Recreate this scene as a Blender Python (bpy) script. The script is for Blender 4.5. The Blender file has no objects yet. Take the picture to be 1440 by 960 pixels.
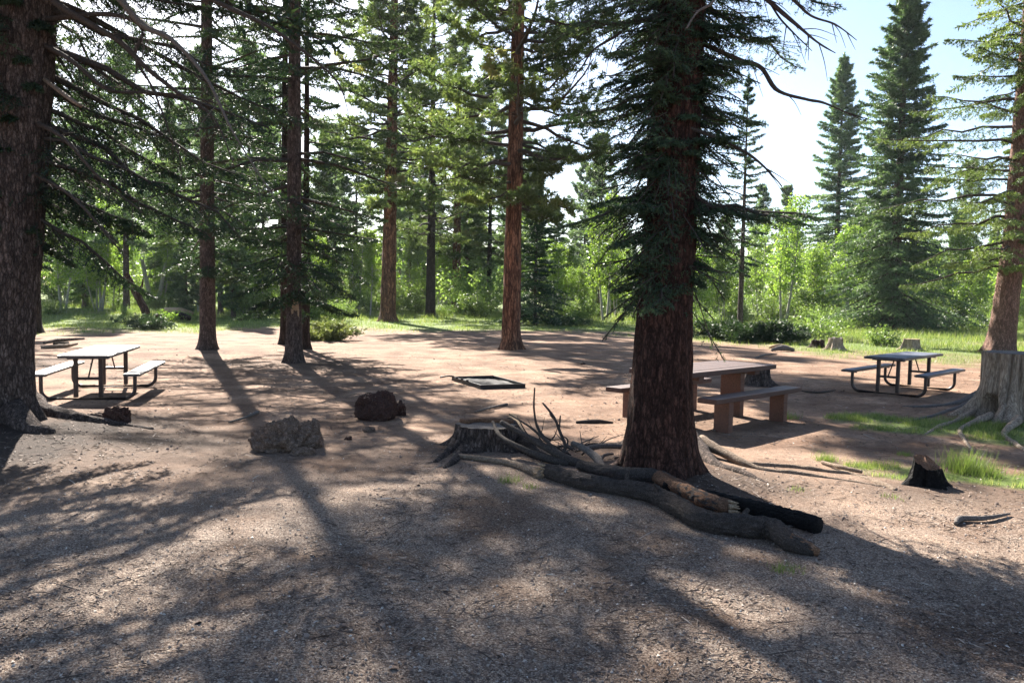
import bpy, bmesh, math, random
import numpy as np
from mathutils import Vector, noise as mnoise

sc = bpy.context.scene
COL = sc.collection
# ------------------------------------------------------------------ camera
FPX = 1162.0            # focal length in pixels of a 1440 px wide frame
CAM_H = 1.9
PITCH = 0.060
ROLL = 0.019
cam_data = bpy.data.cameras.new('camera')
cam_data.sensor_width = 36.0
cam_data.lens = FPX / 1440.0 * 36.0
cam_data.clip_start = 0.05
cam_data.clip_end = 3000.0
cam = bpy.data.objects.new('camera', cam_data)
COL.objects.link(cam)
cF = np.array([0, math.cos(PITCH), -math.sin(PITCH)])
_r0 = np.array([1.0, 0, 0]); _u0 = np.cross(_r0, cF)
cR = _r0 * math.cos(ROLL) + _u0 * math.sin(ROLL)
cU = np.cross(cR, cF)
from mathutils import Matrix
cam.matrix_world = Matrix(((cR[0], cU[0], -cF[0], 0), (cR[1], cU[1], -cF[1], 0), (cR[2], cU[2], -cF[2], CAM_H), (0, 0, 0, 1)))
sc.camera = cam

# ------------------------------------------------------------------ sky, sun, exposure
SUN_EL = math.radians(33.0)
SUN_AZ = math.radians(-23.0)     # clockwise from +Y; negative is left
w = bpy.data.worlds.new('World'); sc.world = w; w.use_nodes = True
nt = w.node_tree
sky = nt.nodes.new('ShaderNodeTexSky'); sky.sky_type = 'NISHITA'; sky.sun_disc = False
sky.sun_elevation = SUN_EL; sky.sun_rotation = SUN_AZ
sky.altitude = 2200; sky.air_density = 1.0; sky.dust_density = 4.5; sky.ozone_density = 1.0
bg = nt.nodes['Background']; bg.inputs[1].default_value = 0.055
nt.links.new(sky.outputs[0], bg.inputs[0])
sun_d = bpy.data.lights.new('sun', 'SUN'); sun_d.energy = 5.0; sun_d.angle = math.radians(0.53)
sun_d.color = (1.0, 0.93, 0.84)
sun = bpy.data.objects.new('sun', sun_d); COL.objects.link(sun)
SUN_TO = Vector((math.sin(SUN_AZ) * math.cos(SUN_EL), math.cos(SUN_AZ) * math.cos(SUN_EL), math.sin(SUN_EL)))
sun.rotation_euler = SUN_TO.to_track_quat('Z', 'Y').to_euler()
sun.location = SUN_TO * 60
sc.view_settings.view_transform = 'Standard'; sc.view_settings.look = 'None'
sc.view_settings.gamma = 1.0; sc.view_settings.use_curve_mapping = False
sc.view_settings.exposure = 2.3
sc.render.engine = 'CYCLES'
cy = sc.cycles
cy.use_denoising = True
cy.max_bounces = 6; cy.diffuse_bounces = 3; cy.transmission_bounces = 3; cy.glossy_bounces = 2; cy.volume_bounces = 0
cy.sample_clamp_indirect = 4.0

# ------------------------------------------------------------------ small helpers
RAD = math.radians
def tag(o, label=None, cat=None, group=None, kind=None):
    if label: o['label'] = label
    if cat: o['category'] = cat
    if group: o['group'] = group
    if kind: o['kind'] = kind
    return o
def empty(name, loc=(0, 0, 0), rz=0.0):
    o = bpy.data.objects.new(name, None); COL.objects.link(o)
    o.location = loc; o.rotation_euler = (0, 0, rz); o.empty_display_size = 0.2
    return o
def link(name, me, mat=None, parent=None):
    o = bpy.data.objects.new(name, me); COL.objects.link(o)
    if mat is not None and not me.materials: me.materials.append(mat)
    if parent is not None: o.parent = parent
    return o
def mesh_np(name, V, F, tint=None, smooth=False):
    """V (n,3); F list of (m,k) int arrays with k = 3 or 4."""
    V = np.asarray(V, dtype=np.float32)
    if not isinstance(F, (list, tuple)): F = [F]
    F = [np.asarray(f, dtype=np.int32) for f in F if len(f)]
    me = bpy.data.meshes.new(name)
    me.vertices.add(len(V)); me.vertices.foreach_set('co', V.ravel())
    loops = np.concatenate([f.ravel() for f in F])
    cnt = np.concatenate([np.full(len(f), f.shape[1], dtype=np.int32) for f in F])
    st = np.concatenate([[0], np.cumsum(cnt)[:-1]]).astype(np.int32)
    me.loops.add(len(loops)); me.loops.foreach_set('vertex_index', loops)
    me.polygons.add(len(cnt)); me.polygons.foreach_set('loop_start', st); me.polygons.foreach_set('loop_total', cnt)
    if smooth: me.polygons.foreach_set('use_smooth', np.ones(len(cnt), dtype=bool))
    if tint is not None:
        a = me.attributes.new('tint', 'FLOAT', 'POINT'); a.data.foreach_set('value', np.asarray(tint, dtype=np.float32))
    me.update(calc_edges=True)
    return me
def nrm(a): return a / (np.linalg.norm(a, axis=-1, keepdims=True) + 1e-9)

# value noise -------------------------------------------------------
def _h(i, j, k, s):
    n = (i * 374761393 + j * 668265263 + k * 2147483647 + s * 1274126177).astype(np.int64) & 0xffffffff
    n = ((n ^ (n >> 13)) * 1274126177) & 0xffffffff
    n = (n ^ (n >> 16)) & 0xffffffff
    return n / 4294967295.0
def vnoise(P, s=0):
    P = np.asarray(P, float); I = np.floor(P).astype(np.int64); f = P - I; f = f * f * (3 - 2 * f)
    r = 0
    for dx in (0, 1):
        wx = f[..., 0] if dx else 1 - f[..., 0]
        for dy in (0, 1):
            wy = f[..., 1] if dy else 1 - f[..., 1]
            for dz in (0, 1):
                wz = f[..., 2] if dz else 1 - f[..., 2]
                r = r + wx * wy * wz * _h(I[..., 0] + dx, I[..., 1] + dy, I[..., 2] + dz, s)
    return r * 2 - 1
def fbm(P, o=4, s=0, g=0.5):
    r = 0; a = 1.0; t = 0
    P = np.asarray(P, float)
    for i in range(o):
        r = r + a * vnoise(P * 2 ** i, s + i * 17); t += a; a *= g
    return r / t
def n2(x, y, sc_=1.0, o=3, s=0):
    x = np.asarray(x, float); y = np.asarray(y, float)
    return fbm(np.stack([x * sc_, y * sc_, np.zeros_like(x) + 0.37], -1), o, s)

# terrain height -----------------------------------------------------
MOUNDS = [(1.54, 8.55, 0.05, 0.9), (-6.8, 10.9, 0.10, 1.3), (-5.4, 19.9, 0.08, 1.4), (-8.8, 23.7, .06, 1.2), (-0.25, 9.6, .03, .7), (7.9, 12.9, .08, 1.4)]
def gz(x, y):
    x = np.asarray(x, float); y = np.asarray(y, float)
    z = 0.018 * n2(x, y, 0.55, 3, 3) + 0.006 * n2(x, y, 3.0, 2, 5)
    d = np.hypot(x, y)
    z = z + np.clip((d - 40) / 60, 0, 1) * 0.35 * n2(x, y, 0.05, 2, 9)
    for mx, my, h, s in MOUNDS:
        z = z + h * np.exp(-((x - mx) ** 2 + (y - my) ** 2) / (2 * s * s))
    return z
def gzf(x, y): return float(gz(np.array([x]), np.array([y]))[0])
def at(px, py, z=0.0):
    d = cF + cR * (px - 720) / FPX - cU * (py - 480) / FPX
    t = (z - CAM_H) / d[2]
    return d[0] * t, d[1] * t
def atY(px, py, Y):
    d = cF + cR * (px - 720) / FPX - cU * (py - 480) / FPX
    t = Y / d[1]
    return np.array([d[0] * t, Y, CAM_H + d[2] * t])

# ------------------------------------------------------------------ materials
def new_mat(name):
    m = bpy.data.materials.new(name); m.use_nodes = True
    t = m.node_tree; b = t.nodes['Principled BSDF']
    return m, t, b
def N(t, typ, **kw):
    n = t.nodes.new(typ)
    for k, v in kw.items():
        if k in n.inputs: n.inputs[k].default_value = v
        else: setattr(n, k, v)
    return n
def L(t, a, b): t.links.new(a, b)
def ramp(t, fac, stops):
    r = t.nodes.new('ShaderNodeValToRGB'); e = r.color_ramp.elements
    while len(e) < len(stops): e.new(0.5)
    for i, (p, c) in enumerate(stops):
        e[i].position = p; e[i].color = (c[0], c[1], c[2], 1) if not isinstance(c, (int, float)) else (c, c, c, 1)
    L(t, fac, r.inputs[0]); return r
def mix(t, fac, a, b, mode='MIX'):
    n = t.nodes.new('ShaderNodeMix'); n.data_type = 'RGBA'; n.blend_type = mode
    for s, v in ((0, fac), (6, a), (7, b)):
        if isinstance(v, (int, float)): n.inputs[s].default_value = v
        elif isinstance(v, tuple): n.inputs[s].default_value = (*v, 1)
        else: L(t, v, n.inputs[s])
    return n.outputs[2]
def coords(t, scale=(1, 1, 1), obj=True):
    c = N(t, 'ShaderNodeTexCoord'); m = N(t, 'ShaderNodeMapping'); m.inputs['Scale'].default_value = scale
    L(t, c.outputs['Object' if obj else 'Generated'], m.inputs[0]); return m.outputs[0]
def noise_n(t, vec, scale, detail=6, rough=0.6, dist=0.0):
    n = N(t, 'ShaderNodeTexNoise'); n.inputs['Scale'].default_value = scale; n.inputs['Detail'].default_value = detail
    n.inputs['Roughness'].default_value = rough; n.inputs['Distortion'].default_value = dist
    L(t, vec, n.inputs['Vector']); return n
def bump(t, b, hgt, strength=0.5, dist=0.02, prev=None):
    n = N(t, 'ShaderNodeBump'); n.inputs['Strength'].default_value = strength; n.inputs['Distance'].default_value = dist
    L(t, hgt, n.inputs['Height'])
    if prev: L(t, prev, n.inputs['Normal'])
    L(t, n.outputs[0], b.inputs['Normal']); return n.outputs[0]

def bark_mat(name, dark, mid, light, sx=9.0, sz=1.6, plate=0.5, bs=0.9, rough=0.95, cell=0.55):
    m, t, b = new_mat(name)
    v = coords(t, (sx, sx, sz))
    wob = noise_n(t, v, 1.9, 6, 0.7)
    va = N(t, 'ShaderNodeMixRGB'); va.blend_type = 'ADD'; va.inputs[0].default_value = 1.0
    L(t, v, va.inputs[1]); L(t, wob.outputs['Color'], va.inputs[2])
    vo = N(t, 'ShaderNodeTexVoronoi', feature='DISTANCE_TO_EDGE'); vo.inputs['Scale'].default_value = 1.0
    L(t, va.outputs[0], vo.inputs['Vector'])
    vr = ramp(t, vo.outputs['Distance'], [(0.0, 0.0), (0.22, 1.0)])
    v2 = coords(t, (sx * 3, sx * 3, sz * 4))
    n1 = noise_n(t, v2, 1.2, 8, 0.7)
    big = noise_n(t, coords(t, (1.2, 1.2, .5)), 1.0, 3, 0.5)
    c0 = ramp(t, n1.outputs[0], [(0.3, dark), (0.52, mid), (0.75, light)])
    c1 = mix(t, cell, c0.outputs[0], mix(t, vr.outputs[0], dark, c0.outputs[0]))
    c2 = mix(t, 0.35, c1, ramp(t, big.outputs[0], [(0.35, mid), (0.65, light)]).outputs[0], 'SOFT_LIGHT')
    vc = N(t, 'ShaderNodeTexVoronoi'); vc.inputs['Scale'].default_value = 1.0; L(t, va.outputs[0], vc.inputs['Vector'])
    hv = N(t, 'ShaderNodeHueSaturation'); sep = N(t, 'ShaderNodeSeparateColor'); L(t, vc.outputs['Color'], sep.inputs[0])
    mr = N(t, 'ShaderNodeMapRange'); mr.inputs[3].default_value = 1 - .6 * cell; mr.inputs[4].default_value = 1 + .6 * cell; L(t, sep.outputs[0], mr.inputs[0])
    L(t, mr.outputs[0], hv.inputs['Value']); L(t, c2, hv.inputs['Color'])
    L(t, hv.outputs[0], b.inputs['Base Color']); b.inputs['Roughness'].default_value = rough
    b.inputs['Specular IOR Level'].default_value = 0.2
    hh = mix(t, plate, n1.outputs[0], vr.outputs[0])
    bump(t, b, hh, bs, 0.03)
    return m
def needle_mat(name, stops, transl=0.25, rough=0.55, tcol=None):
    m, t, b = new_mat(name)
    a = N(t, 'ShaderNodeAttribute'); a.attribute_name = 'tint'
    r = ramp(t, a.outputs['Fac'], stops)
    oi = N(t, 'ShaderNodeObjectInfo'); hv = N(t, 'ShaderNodeHueSaturation')
    mr = N(t, 'ShaderNodeMapRange'); mr.inputs[3].default_value = 0.8; mr.inputs[4].default_value = 1.25; L(t, oi.outputs['Random'], mr.inputs[0])
    L(t, mr.outputs[0], hv.inputs['Value']); L(t, r.outputs[0], hv.inputs['Color'])
    L(t, hv.outputs[0], b.inputs['Base Color']); b.inputs['Roughness'].default_value = rough
    b.inputs['Specular IOR Level'].default_value = 0.35
    tr = N(t, 'ShaderNodeBsdfTranslucent')
    br = mix(t, 1.0, hv.outputs[0], tcol if tcol else (1.5, 1.6, 0.8), 'MULTIPLY')
    L(t, br, tr.inputs[0])
    ms = N(t, 'ShaderNodeMixShader'); ms.inputs[0].default_value = transl
    L(t, b.outputs[0], ms.inputs[1]); L(t, tr.outputs[0], ms.inputs[2])
    L(t, ms.outputs[0], t.nodes['Material Output'].inputs[0])
    return m
M = {}
M['bark_red'] = bark_mat('bark_red_brown', (0.022, 0.012, 0.009), (0.095, 0.048, 0.035), (0.21, 0.12, 0.09), 24, 7, 0.5, 1.0, cell=.7)
M['bark_grey'] = bark_mat('bark_grey_brown', (0.035, 0.026, 0.022), (0.15, 0.115, 0.098), (0.32, 0.265, 0.235), 26, 8, 0.5, 1.0, cell=.7)
M['bark_orange'] = bark_mat('bark_orange_plates', (0.04, 0.02, 0.013), (0.22, 0.115, 0.07), (0.42, 0.26, 0.17), 11, 2.2, 0.5, 1.0, cell=.8)
M['bark_dark'] = bark_mat('bark_dark', (0.016, 0.012, 0.010), (0.06, 0.043, 0.035), (0.13, 0.10, 0.08), 12, 3, 0.5, 0.9)
M['bark_pink'] = bark_mat('bark_pinkish', (0.06, 0.035, 0.027), (0.24, 0.15, 0.115), (0.40, 0.29, 0.24), 24, 7, 0.5, 0.9, cell=.6)
M['bark_pale'] = bark_mat('bark_pale', (0.10, 0.09, 0.07), (0.34, 0.33, 0.28), (0.55, 0.53, 0.47), 14, 10, 0.3, 0.4, cell=.3)
M['limb'] = bark_mat('limb_bark', (0.03, 0.024, 0.02), (0.085, 0.07, 0.06), (0.17, 0.145, 0.125), 20, 20, 0.2, 0.3, cell=.2)
M['dead_grey'] = bark_mat('dead_wood_grey', (0.05, 0.043, 0.04), (0.17, 0.15, 0.135), (0.36, 0.33, 0.30), 24, 24, 0.2, 0.5, cell=.15)
M['log_dark'] = bark_mat('log_bark_dark', (0.02, 0.016, 0.014), (0.11, 0.092, 0.082), (0.27, 0.235, 0.21), 34, 34, 0.15, 1.0, cell=.25)
M['char'] = bark_mat('charred_wood', (0.004, 0.004, 0.004), (0.014, 0.013, 0.013), (0.05, 0.047, 0.046), 26, 26, 0.5, 0.9, 0.8, cell=.5)
M['wood_pale'] = bark_mat('bare_pale_wood', (0.13, 0.085, 0.05), (0.36, 0.27, 0.18), (0.58, 0.47, 0.35), 18, 18, 0.15, 0.4, cell=.1)
M['wood_bare'] = bark_mat('weathered_bare_wood', (0.07, 0.05, 0.035), (0.24, 0.185, 0.14), (0.42, 0.36, 0.30), 16, 16, 0.2, 0.7, cell=.15)
M['stump_grey'] = bark_mat('stump_weathered', (0.07, 0.048, 0.035), (0.37, 0.30, 0.235), (0.64, 0.57, 0.48), 16, 1.4, 0.3, 1.0, cell=.3)
M['orange_wood'] = bark_mat('orange_cut_wood', (0.05, 0.03, 0.022), (0.20, 0.115, 0.07), (0.42, 0.29, 0.2), 20, 20, 0.2, 0.5, cell=.25)
M['rock'] = bark_mat('rock_tan', (0.06, 0.042, 0.032), (0.27, 0.195, 0.15), (0.52, 0.44, 0.38), 22, 22, 0.3, 1.0, cell=.3)
M['rock_dark'] = bark_mat('rock_dark_red', (0.02, 0.013, 0.011), (0.10, 0.055, 0.042), (0.20, 0.125, 0.10), 12, 12, 0.3, 1.0, cell=.15)
M['spruce_dark'] = needle_mat('needles_spruce_dark', [(0, (0.013, 0.028, 0.016)), (0.5, (0.033, 0.062, 0.034)), (1, (0.09, 0.13, 0.065))], 0.25)
M['spruce_blue'] = needle_mat('needles_spruce_blue', [(0, (0.03, 0.06, 0.035)), (0.5, (0.08, 0.13, 0.07)), (1, (0.17, 0.24, 0.12))], 0.33)
M['spruce_lit'] = needle_mat('needles_spruce_sunlit', [(0, (0.04, 0.065, 0.028)), (0.5, (0.10, 0.14, 0.05)), (1, (0.2, 0.24, 0.09))], 0.35)  # olive needles carry the sunlight on the right-edge boughs in their colour
M['pine'] = needle_mat('needles_pine', [(0, (0.04, 0.06, 0.03)), (0.5, (0.10, 0.14, 0.06)), (0.85, (0.19, 0.23, 0.09)), (1, (0.25, 0.22, 0.11))], 0.45)
M['pine_far'] = needle_mat('needles_far_pine', [(0, (0.045, 0.075, 0.045)), (0.5, (0.10, 0.15, 0.08)), (1, (0.17, 0.23, 0.12))], 0.42)
M['aspen'] = needle_mat('leaves_aspen', [(0, (0.08, 0.135, 0.025)), (0.5, (0.15, 0.235, 0.045)), (1, (0.27, 0.34, 0.09))], 0.5, 0.45, (1.35, 1.45, 0.8))
M['willow'] = needle_mat('leaves_shrub', [(0, (0.065, 0.11, 0.035)), (0.5, (0.13, 0.19, 0.06)), (1, (0.25, 0.30, 0.12))], 0.42, 0.5)
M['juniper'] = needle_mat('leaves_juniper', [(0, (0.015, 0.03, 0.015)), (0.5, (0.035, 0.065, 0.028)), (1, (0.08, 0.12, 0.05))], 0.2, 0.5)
M['juniper_lit'] = needle_mat('leaves_juniper_sunlit', [(0, (0.06, 0.08, 0.03)), (0.5, (0.15, 0.18, 0.07)), (1, (0.28, 0.28, 0.14))], 0.3, 0.5)  # paler juniper leaves: sunlight on that one bush put into the colour
M['grass'] = needle_mat('grass_blades', [(0, (0.065, 0.105, 0.028)), (0.5, (0.145, 0.195, 0.055)), (0.8, (0.24, 0.27, 0.10)), (1, (0.38, 0.34, 0.19))], 0.4, 0.5, (1.4, 1.5, 0.8))
M['dry'] = needle_mat('dry_litter', [(0, (0.06, 0.042, 0.033)), (0.35, (0.17, 0.12, 0.095)), (0.7, (0.38, 0.31, 0.25)), (1, (0.70, 0.64, 0.56))], 0.0, 0.9)

def ground_mat():
    m, t, b = new_mat('forest_ground')
    v = coords(t)
    a = N(t, 'ShaderNodeAttribute'); a.attribute_name = 'tint'     # grass mask
    g = N(t, 'ShaderNodeAttribute'); g.attribute_name = 'grit'
    d = N(t, 'ShaderNodeAttribute'); d.attribute_name = 'duff'
    n1 = noise_n(t, v, 1.1, 8, 0.65)
    n2_ = noise_n(t, v, 14, 8, 0.75)
    n3 = noise_n(t, v, 90, 4, 0.8)
    soil = ramp(t, n1.outputs[0], [(0.28, (0.115, 0.070, 0.046)), (0.42, (0.19, 0.12, 0.080)), (0.55, (0.255, 0.168, 0.115)), (0.72, (0.37, 0.265, 0.19))])
    s2 = mix(t, 0.75, soil.outputs[0], ramp(t, n2_.outputs[0], [(0.3, 0.25), (0.5, 0.5), (0.68, 0.78)]).outputs[0], 'OVERLAY')
    s3 = mix(t, 0.6, s2, ramp(t, n3.outputs[0], [(0.35, 0.3), (0.65, 0.7)]).outputs[0], 'OVERLAY')
    # gravel: cells of several tones over dark fines
    vo = N(t, 'ShaderNodeTexVoronoi'); vo.inputs['Scale'].default_value = 105; L(t, v, vo.inputs['Vector'])
    sp = N(t, 'ShaderNodeSeparateColor'); L(t, vo.outputs['Color'], sp.inputs[0])
    gc = ramp(t, sp.outputs[0], [(0.0, (0.10, 0.076, 0.063)), (0.35, (0.26, 0.20, 0.16)), (0.7, (0.42, 0.34, 0.275)), (0.9, (0.52, 0.44, 0.355)), (1.0, (0.66, 0.59, 0.50))])
    edge = ramp(t, vo.outputs['Distance'], [(0.25, 1.0), (0.8, 0.5)])
    gc2 = mix(t, 1.0, gc.outputs[0], edge.outputs[0], 'MULTIPLY')
    pn = noise_n(t, v, .8, 5, 0.6, .5)
    pr = ramp(t, pn.outputs[0], [(0.36, (.62, .52, .46)), (0.5, (.95, .92, .9)), (0.66, (1.2, 1.12, 1.04))])
    gc2 = mix(t, 1.0, gc2, pr.outputs[0], 'MULTIPLY'); s3 = mix(t, .8, s3, pr.outputs[0], 'MULTIPLY')
    base = mix(t, g.outputs['Fac'], s3, gc2)
    duff_shade_c = ramp(t, n2_.outputs[0], [(0.3, (0.022, 0.016, 0.012)), (0.6, (0.06, 0.042, 0.032)), (0.75, (0.13, 0.09, 0.07))])
    base = mix(t, d.outputs['Fac'], base, duff_shade_c.outputs[0])
    gr = ramp(t, n2_.outputs[0], [(0.3, (0.07, 0.10, 0.025)), (0.55, (0.14, 0.19, 0.05)), (0.75, (0.24, 0.24, 0.10))])
    base = mix(t, a.outputs['Fac'], base, gr.outputs[0])
    L(t, base, b.inputs['Base Color']); b.inputs['Roughness'].default_value = 0.95
    b.inputs['Specular IOR Level'].default_value = 0.15
    p = bump(t, b, n2_.outputs[0], 0.8, 0.035)
    p = bump(t, b, n3.outputs[0], 0.6, 0.01, p)
    p = bump(t, b, vo.outputs['Distance'], 0.5, 0.012, p)
    return m
M['ground'] = ground_mat()
def simple(name, c, rough=0.5, metal=0.0, var=0.25, scale=12, bs=0.15, spec=0.5):
    m, t, b = new_mat(name)
    n = noise_n(t, coords(t), scale, 6, 0.65)
    lo = tuple(x * (1 - var) for x in c); hi = tuple(min(1, x * (1 + var)) for x in c)
    r = ramp(t, n.outputs[0], [(0.35, lo), (0.65, hi)])
    L(t, r.outputs[0], b.inputs['Base Color']); b.inputs['Roughness'].default_value = rough; b.inputs['Metallic'].default_value = metal
    b.inputs['Specular IOR Level'].default_value = spec
    bump(t, b, n.outputs[0], bs, 0.005); return m
M['frame'] = simple('brown_painted_steel', (0.032, 0.018, 0.015), 0.45, 0, 0.3)
M['tabletop'] = simple('grey_coated_top', (0.10, 0.11, 0.145), 0.52, 0, 0.45, 5, 0.25, 0.35)
M['rim'] = simple('dark_table_rim', (0.05, 0.045, 0.05), 0.5)
M['steel'] = simple('sooty_steel', (0.014, 0.012, 0.012), 0.6, 0.3, 0.4)
M['ash'] = simple('ash', (0.07, 0.067, 0.065), 0.95, 0, 0.95, 4, 0.6, .1)
def plank_mat(name, lo, hi, rough):
    m, t, b = new_mat(name)
    n = noise_n(t, coords(t, (14, 0.9, 14)), 3.0, 8, 0.65, 0.4)
    n2_ = noise_n(t, coords(t), 5, 5, 0.6)
    r = ramp(t, n.outputs[0], [(0.3, lo), (0.7, hi)])
    c = mix(t, 0.5, r.outputs[0], ramp(t, n2_.outputs[0], [(0.3, 0.3), (0.7, 0.7)]).outputs[0], 'OVERLAY')
    L(t, c, b.inputs['Base Color']); b.inputs['Roughness'].default_value = rough
    bump(t, b, n.outputs[0], 0.5, 0.006); return m
M['plank'] = plank_mat('brown_stained_plank', (0.03, 0.013, 0.009), (0.10, 0.045, 0.03), 0.62)
M['leg_wood'] = plank_mat('red_brown_timber', (0.07, 0.029, 0.017), (0.165, 0.074, 0.043), 0.65)

# ------------------------------------------------------------------ geometry generators
def tubes(paths, radii, sides=5, caps=False):
    """paths (n,k,3), radii (n,k) -> V, F(quads)"""
    P = np.asarray(paths, float); R_ = np.asarray(radii, float); n, k, _ = P.shape
    T = np.gradient(P, axis=1); T = nrm(T)
    ref = np.zeros_like(T); ref[..., 2] = 1.0
    vert = np.abs(T[:, :1, 2]).mean(1) > 0.85
    ref[vert] = (1.0, 0.0, 0.0)
    S = nrm(np.cross(T, ref)); U = np.cross(S, T)
    a = np.arange(sides) / sides * 2 * np.pi
    V = P[:, :, None, :] + R_[:, :, None, None] * (S[:, :, None, :] * np.cos(a)[None, None, :, None] + U[:, :, None, :] * np.sin(a)[None, None, :, None])
    idx = np.arange(n * k * sides).reshape(n, k, sides)
    A = idx[:, :-1, :]; B = np.roll(A, -1, axis=2); Cc = idx[:, 1:, :]; D = np.roll(Cc, -1, axis=2)
    Fq = np.stack([A, B, D, Cc], -1).reshape(-1, 4)
    return V.reshape(-1, 3), Fq
def smooth_path(pts, n):
    pts = np.asarray(pts, float); m = len(pts)
    t = np.linspace(0, m - 1, n); out = []
    for x in t:
        i = min(int(x), m - 2); f = x - i
        p0 = pts[max(i - 1, 0)]; p1 = pts[i]; p2 = pts[i + 1]; p3 = pts[min(i + 2, m - 1)]
        out.append(0.5 * ((2 * p1) + (-p0 + p2) * f + (2 * p0 - 5 * p1 + 4 * p2 - p3) * f * f + (-p0 + 3 * p1 - 3 * p2 + p3) * f ** 3))
    return np.array(out)
def rough_tube(pts, rad, n=40, sides=14, amp=0.12, freq=9.0, seed=0, capped=True, ridge=0.0):
    """one organic tube (log, root, dead branch): pts list of xyz, rad list of radii"""
    P = smooth_path(pts, n); R_ = np.interp(np.linspace(0, len(rad) - 1, n), np.arange(len(rad)), rad)
    V, F = tubes(P[None], R_[None], sides)
    C_ = np.repeat(P, sides, axis=0); D = nrm(V - C_)
    Rr = np.repeat(R_, sides)
    d = fbm(V * freq, 3, seed) * amp + fbm(V * freq * 0.3, 2, seed + 5) * amp * 1.2
    if ridge:
        sl = np.repeat(np.concatenate([[0], np.cumsum(np.linalg.norm(np.diff(P, axis=0), axis=1))]), sides); aa = np.tile(np.arange(sides) / sides * 2 * np.pi, n)
        Q = np.stack([np.cos(aa) * 4.5, np.sin(aa) * 4.5, sl * 5 + .3 * np.sin(aa + sl * 3)], -1)
        f1 = fbm(Q, 3, seed + 31); d = d - ridge * np.clip(1 - 4 * np.abs(f1), 0, 1) + ridge * .8 * fbm(Q * np.array([2.5, 2.5, 6]), 2, seed + 33)
    V = V + D * (Rr * d)[:, None]
    Fs = [F]
    if capped:
        V = np.vstack([V, P[0] - nrm(P[1] - P[0]) * R_[0] * 0.12, P[-1] + nrm(P[-1] - P[-2]) * R_[-1] * 0.12])
        a0 = len(V) - 2; a1 = len(V) - 1; s = np.arange(sides); s2 = (s + 1) % sides
        Fs.append(np.stack([np.full(sides, a0), s2, s], -1)); o = (n - 1) * sides
        Fs.append(np.stack([np.full(sides, a1), o + s, o + s2], -1))
    return V, Fs
def join(parts):
    """parts: list of (V, Fs) -> V, Fs"""
    Vs = []; F3 = []; F4 = []; o = 0
    for V, Fs in parts:
        if not isinstance(Fs, (list, tuple)): Fs = [Fs]
        for f in Fs:
            f = np.asarray(f)
            (F3 if f.shape[1] == 3 else F4).append(f + o)
        Vs.append(V); o += len(V)
    out = []
    if F3: out.append(np.vstack(F3))
    if F4: out.append(np.vstack(F4))
    return np.vstack(Vs), out
def trunk_geo(axis_pts, rad_fn, H, rings=120, sides=48, seed=0, flare=0.6, flare_h=0.5, lobes=5, bark=0.05, bf=(9, 9, 1.6)):
    """axis_pts: list of (x,y,z) local; rad_fn(z)->radius"""
    zz = H * np.linspace(0, 1, rings) ** 1.35 - 0.12
    ap = np.asarray(axis_pts, float)
    cx = np.interp(zz, ap[:, 2], ap[:, 0]); cyy = np.interp(zz, ap[:, 2], ap[:, 1])
    a = np.arange(sides) / sides * 2 * np.pi
    A, Z = np.meshgrid(a, zz)
    R0 = np.array([rad_fn(max(z, 0)) for z in zz])[:, None] * np.ones_like(A)
    ph = np.random.RandomState(seed).rand(4) * 6.28
    lob = np.clip(0.5 + 0.5 * np.cos(lobes * A + ph[0] + 0.7 * np.sin(A + ph[1])), 0, 1) ** 2 * 0.8 + 0.2 * np.clip(np.cos(3 * A + ph[2]), 0, 1)
    fl = flare * np.exp(-np.clip(Z, 0, None) / flare_h * 2.2) * (0.35 + lob) * R0[0, 0]
    R_ = R0 + fl
    P = np.stack([np.cos(A) * R0[0, 0], np.sin(A) * R0[0, 0], Z], -1)
    b = fbm(P * np.array(bf), 3, seed + 3)
    b2 = 1 - np.abs(fbm(P * np.array(bf) * np.array([1.2, 1.2, .7]), 2, seed + 8)) * 2.2
    R_ = R_ * (1 + bark * (0.6 * b - 0.8 * np.clip(b2, 0, 1) ** 2)) * (1 + 0.04 * fbm(P * np.array([1.5, 1.5, .8]), 2, seed + 20))
    V = np.stack([cx[:, None] + np.cos(A) * R_, cyy[:, None] + np.sin(A) * R_, Z], -1).reshape(-1, 3)
    idx = np.arange(rings * sides).reshape(rings, sides)
    q = np.stack([idx[:-1], np.roll(idx[:-1], -1, 1), np.roll(idx[1:], -1, 1), idx[1:]], -1).reshape(-1, 4)
    return V, [q]

# --- foliage (numpy, vectorised) -------------------------------------
class Rg:
    def __init__(s, seed): s.r = np.random.RandomState(seed)
    def u(s, a, b, n=None): return s.r.uniform(a, b, n)
    def sph(s, n): return nrm(s.r.normal(size=(n, 3)))
ZUP = np.array([0, 0, 1.0])
def spawn(rg, P, D, Ln, T, n, ang=0.9, lf=0.5, lmin=0.05, hang=0.1, flat=0.25, tmin=0.1):
    m = len(P); P_ = np.repeat(P, n, 0); D_ = np.repeat(D, n, 0); L_ = np.repeat(Ln, n); T_ = np.repeat(T, n)
    t = tmin + (1 - tmin) * (np.tile((np.arange(n) + 0.5) / n, m) + rg.u(-.5 / n, .5 / n, m * n)); t = np.clip(t, 0, 1)
    sg = np.where(np.tile(np.arange(n) % 2, m) == 0, 1.0, -1.0)
    side = nrm(np.cross(D_, ZUP)); a = ang * rg.u(.7, 1.25, m * n)
    d = D_ * np.cos(a)[:, None] + side * (sg * np.sin(a))[:, None]
    d[:, 2] += rg.r.normal(0, flat, m * n) - hang
    d = nrm(d)
    l = np.maximum(L_ * lf * (1.05 - 0.7 * t) * rg.u(.6, 1.2, m * n), lmin)
    return P_ + D_ * (L_ * t)[:, None], d, l, np.clip(T_ + rg.r.normal(0, .07, m * n), 0, 1)
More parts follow.
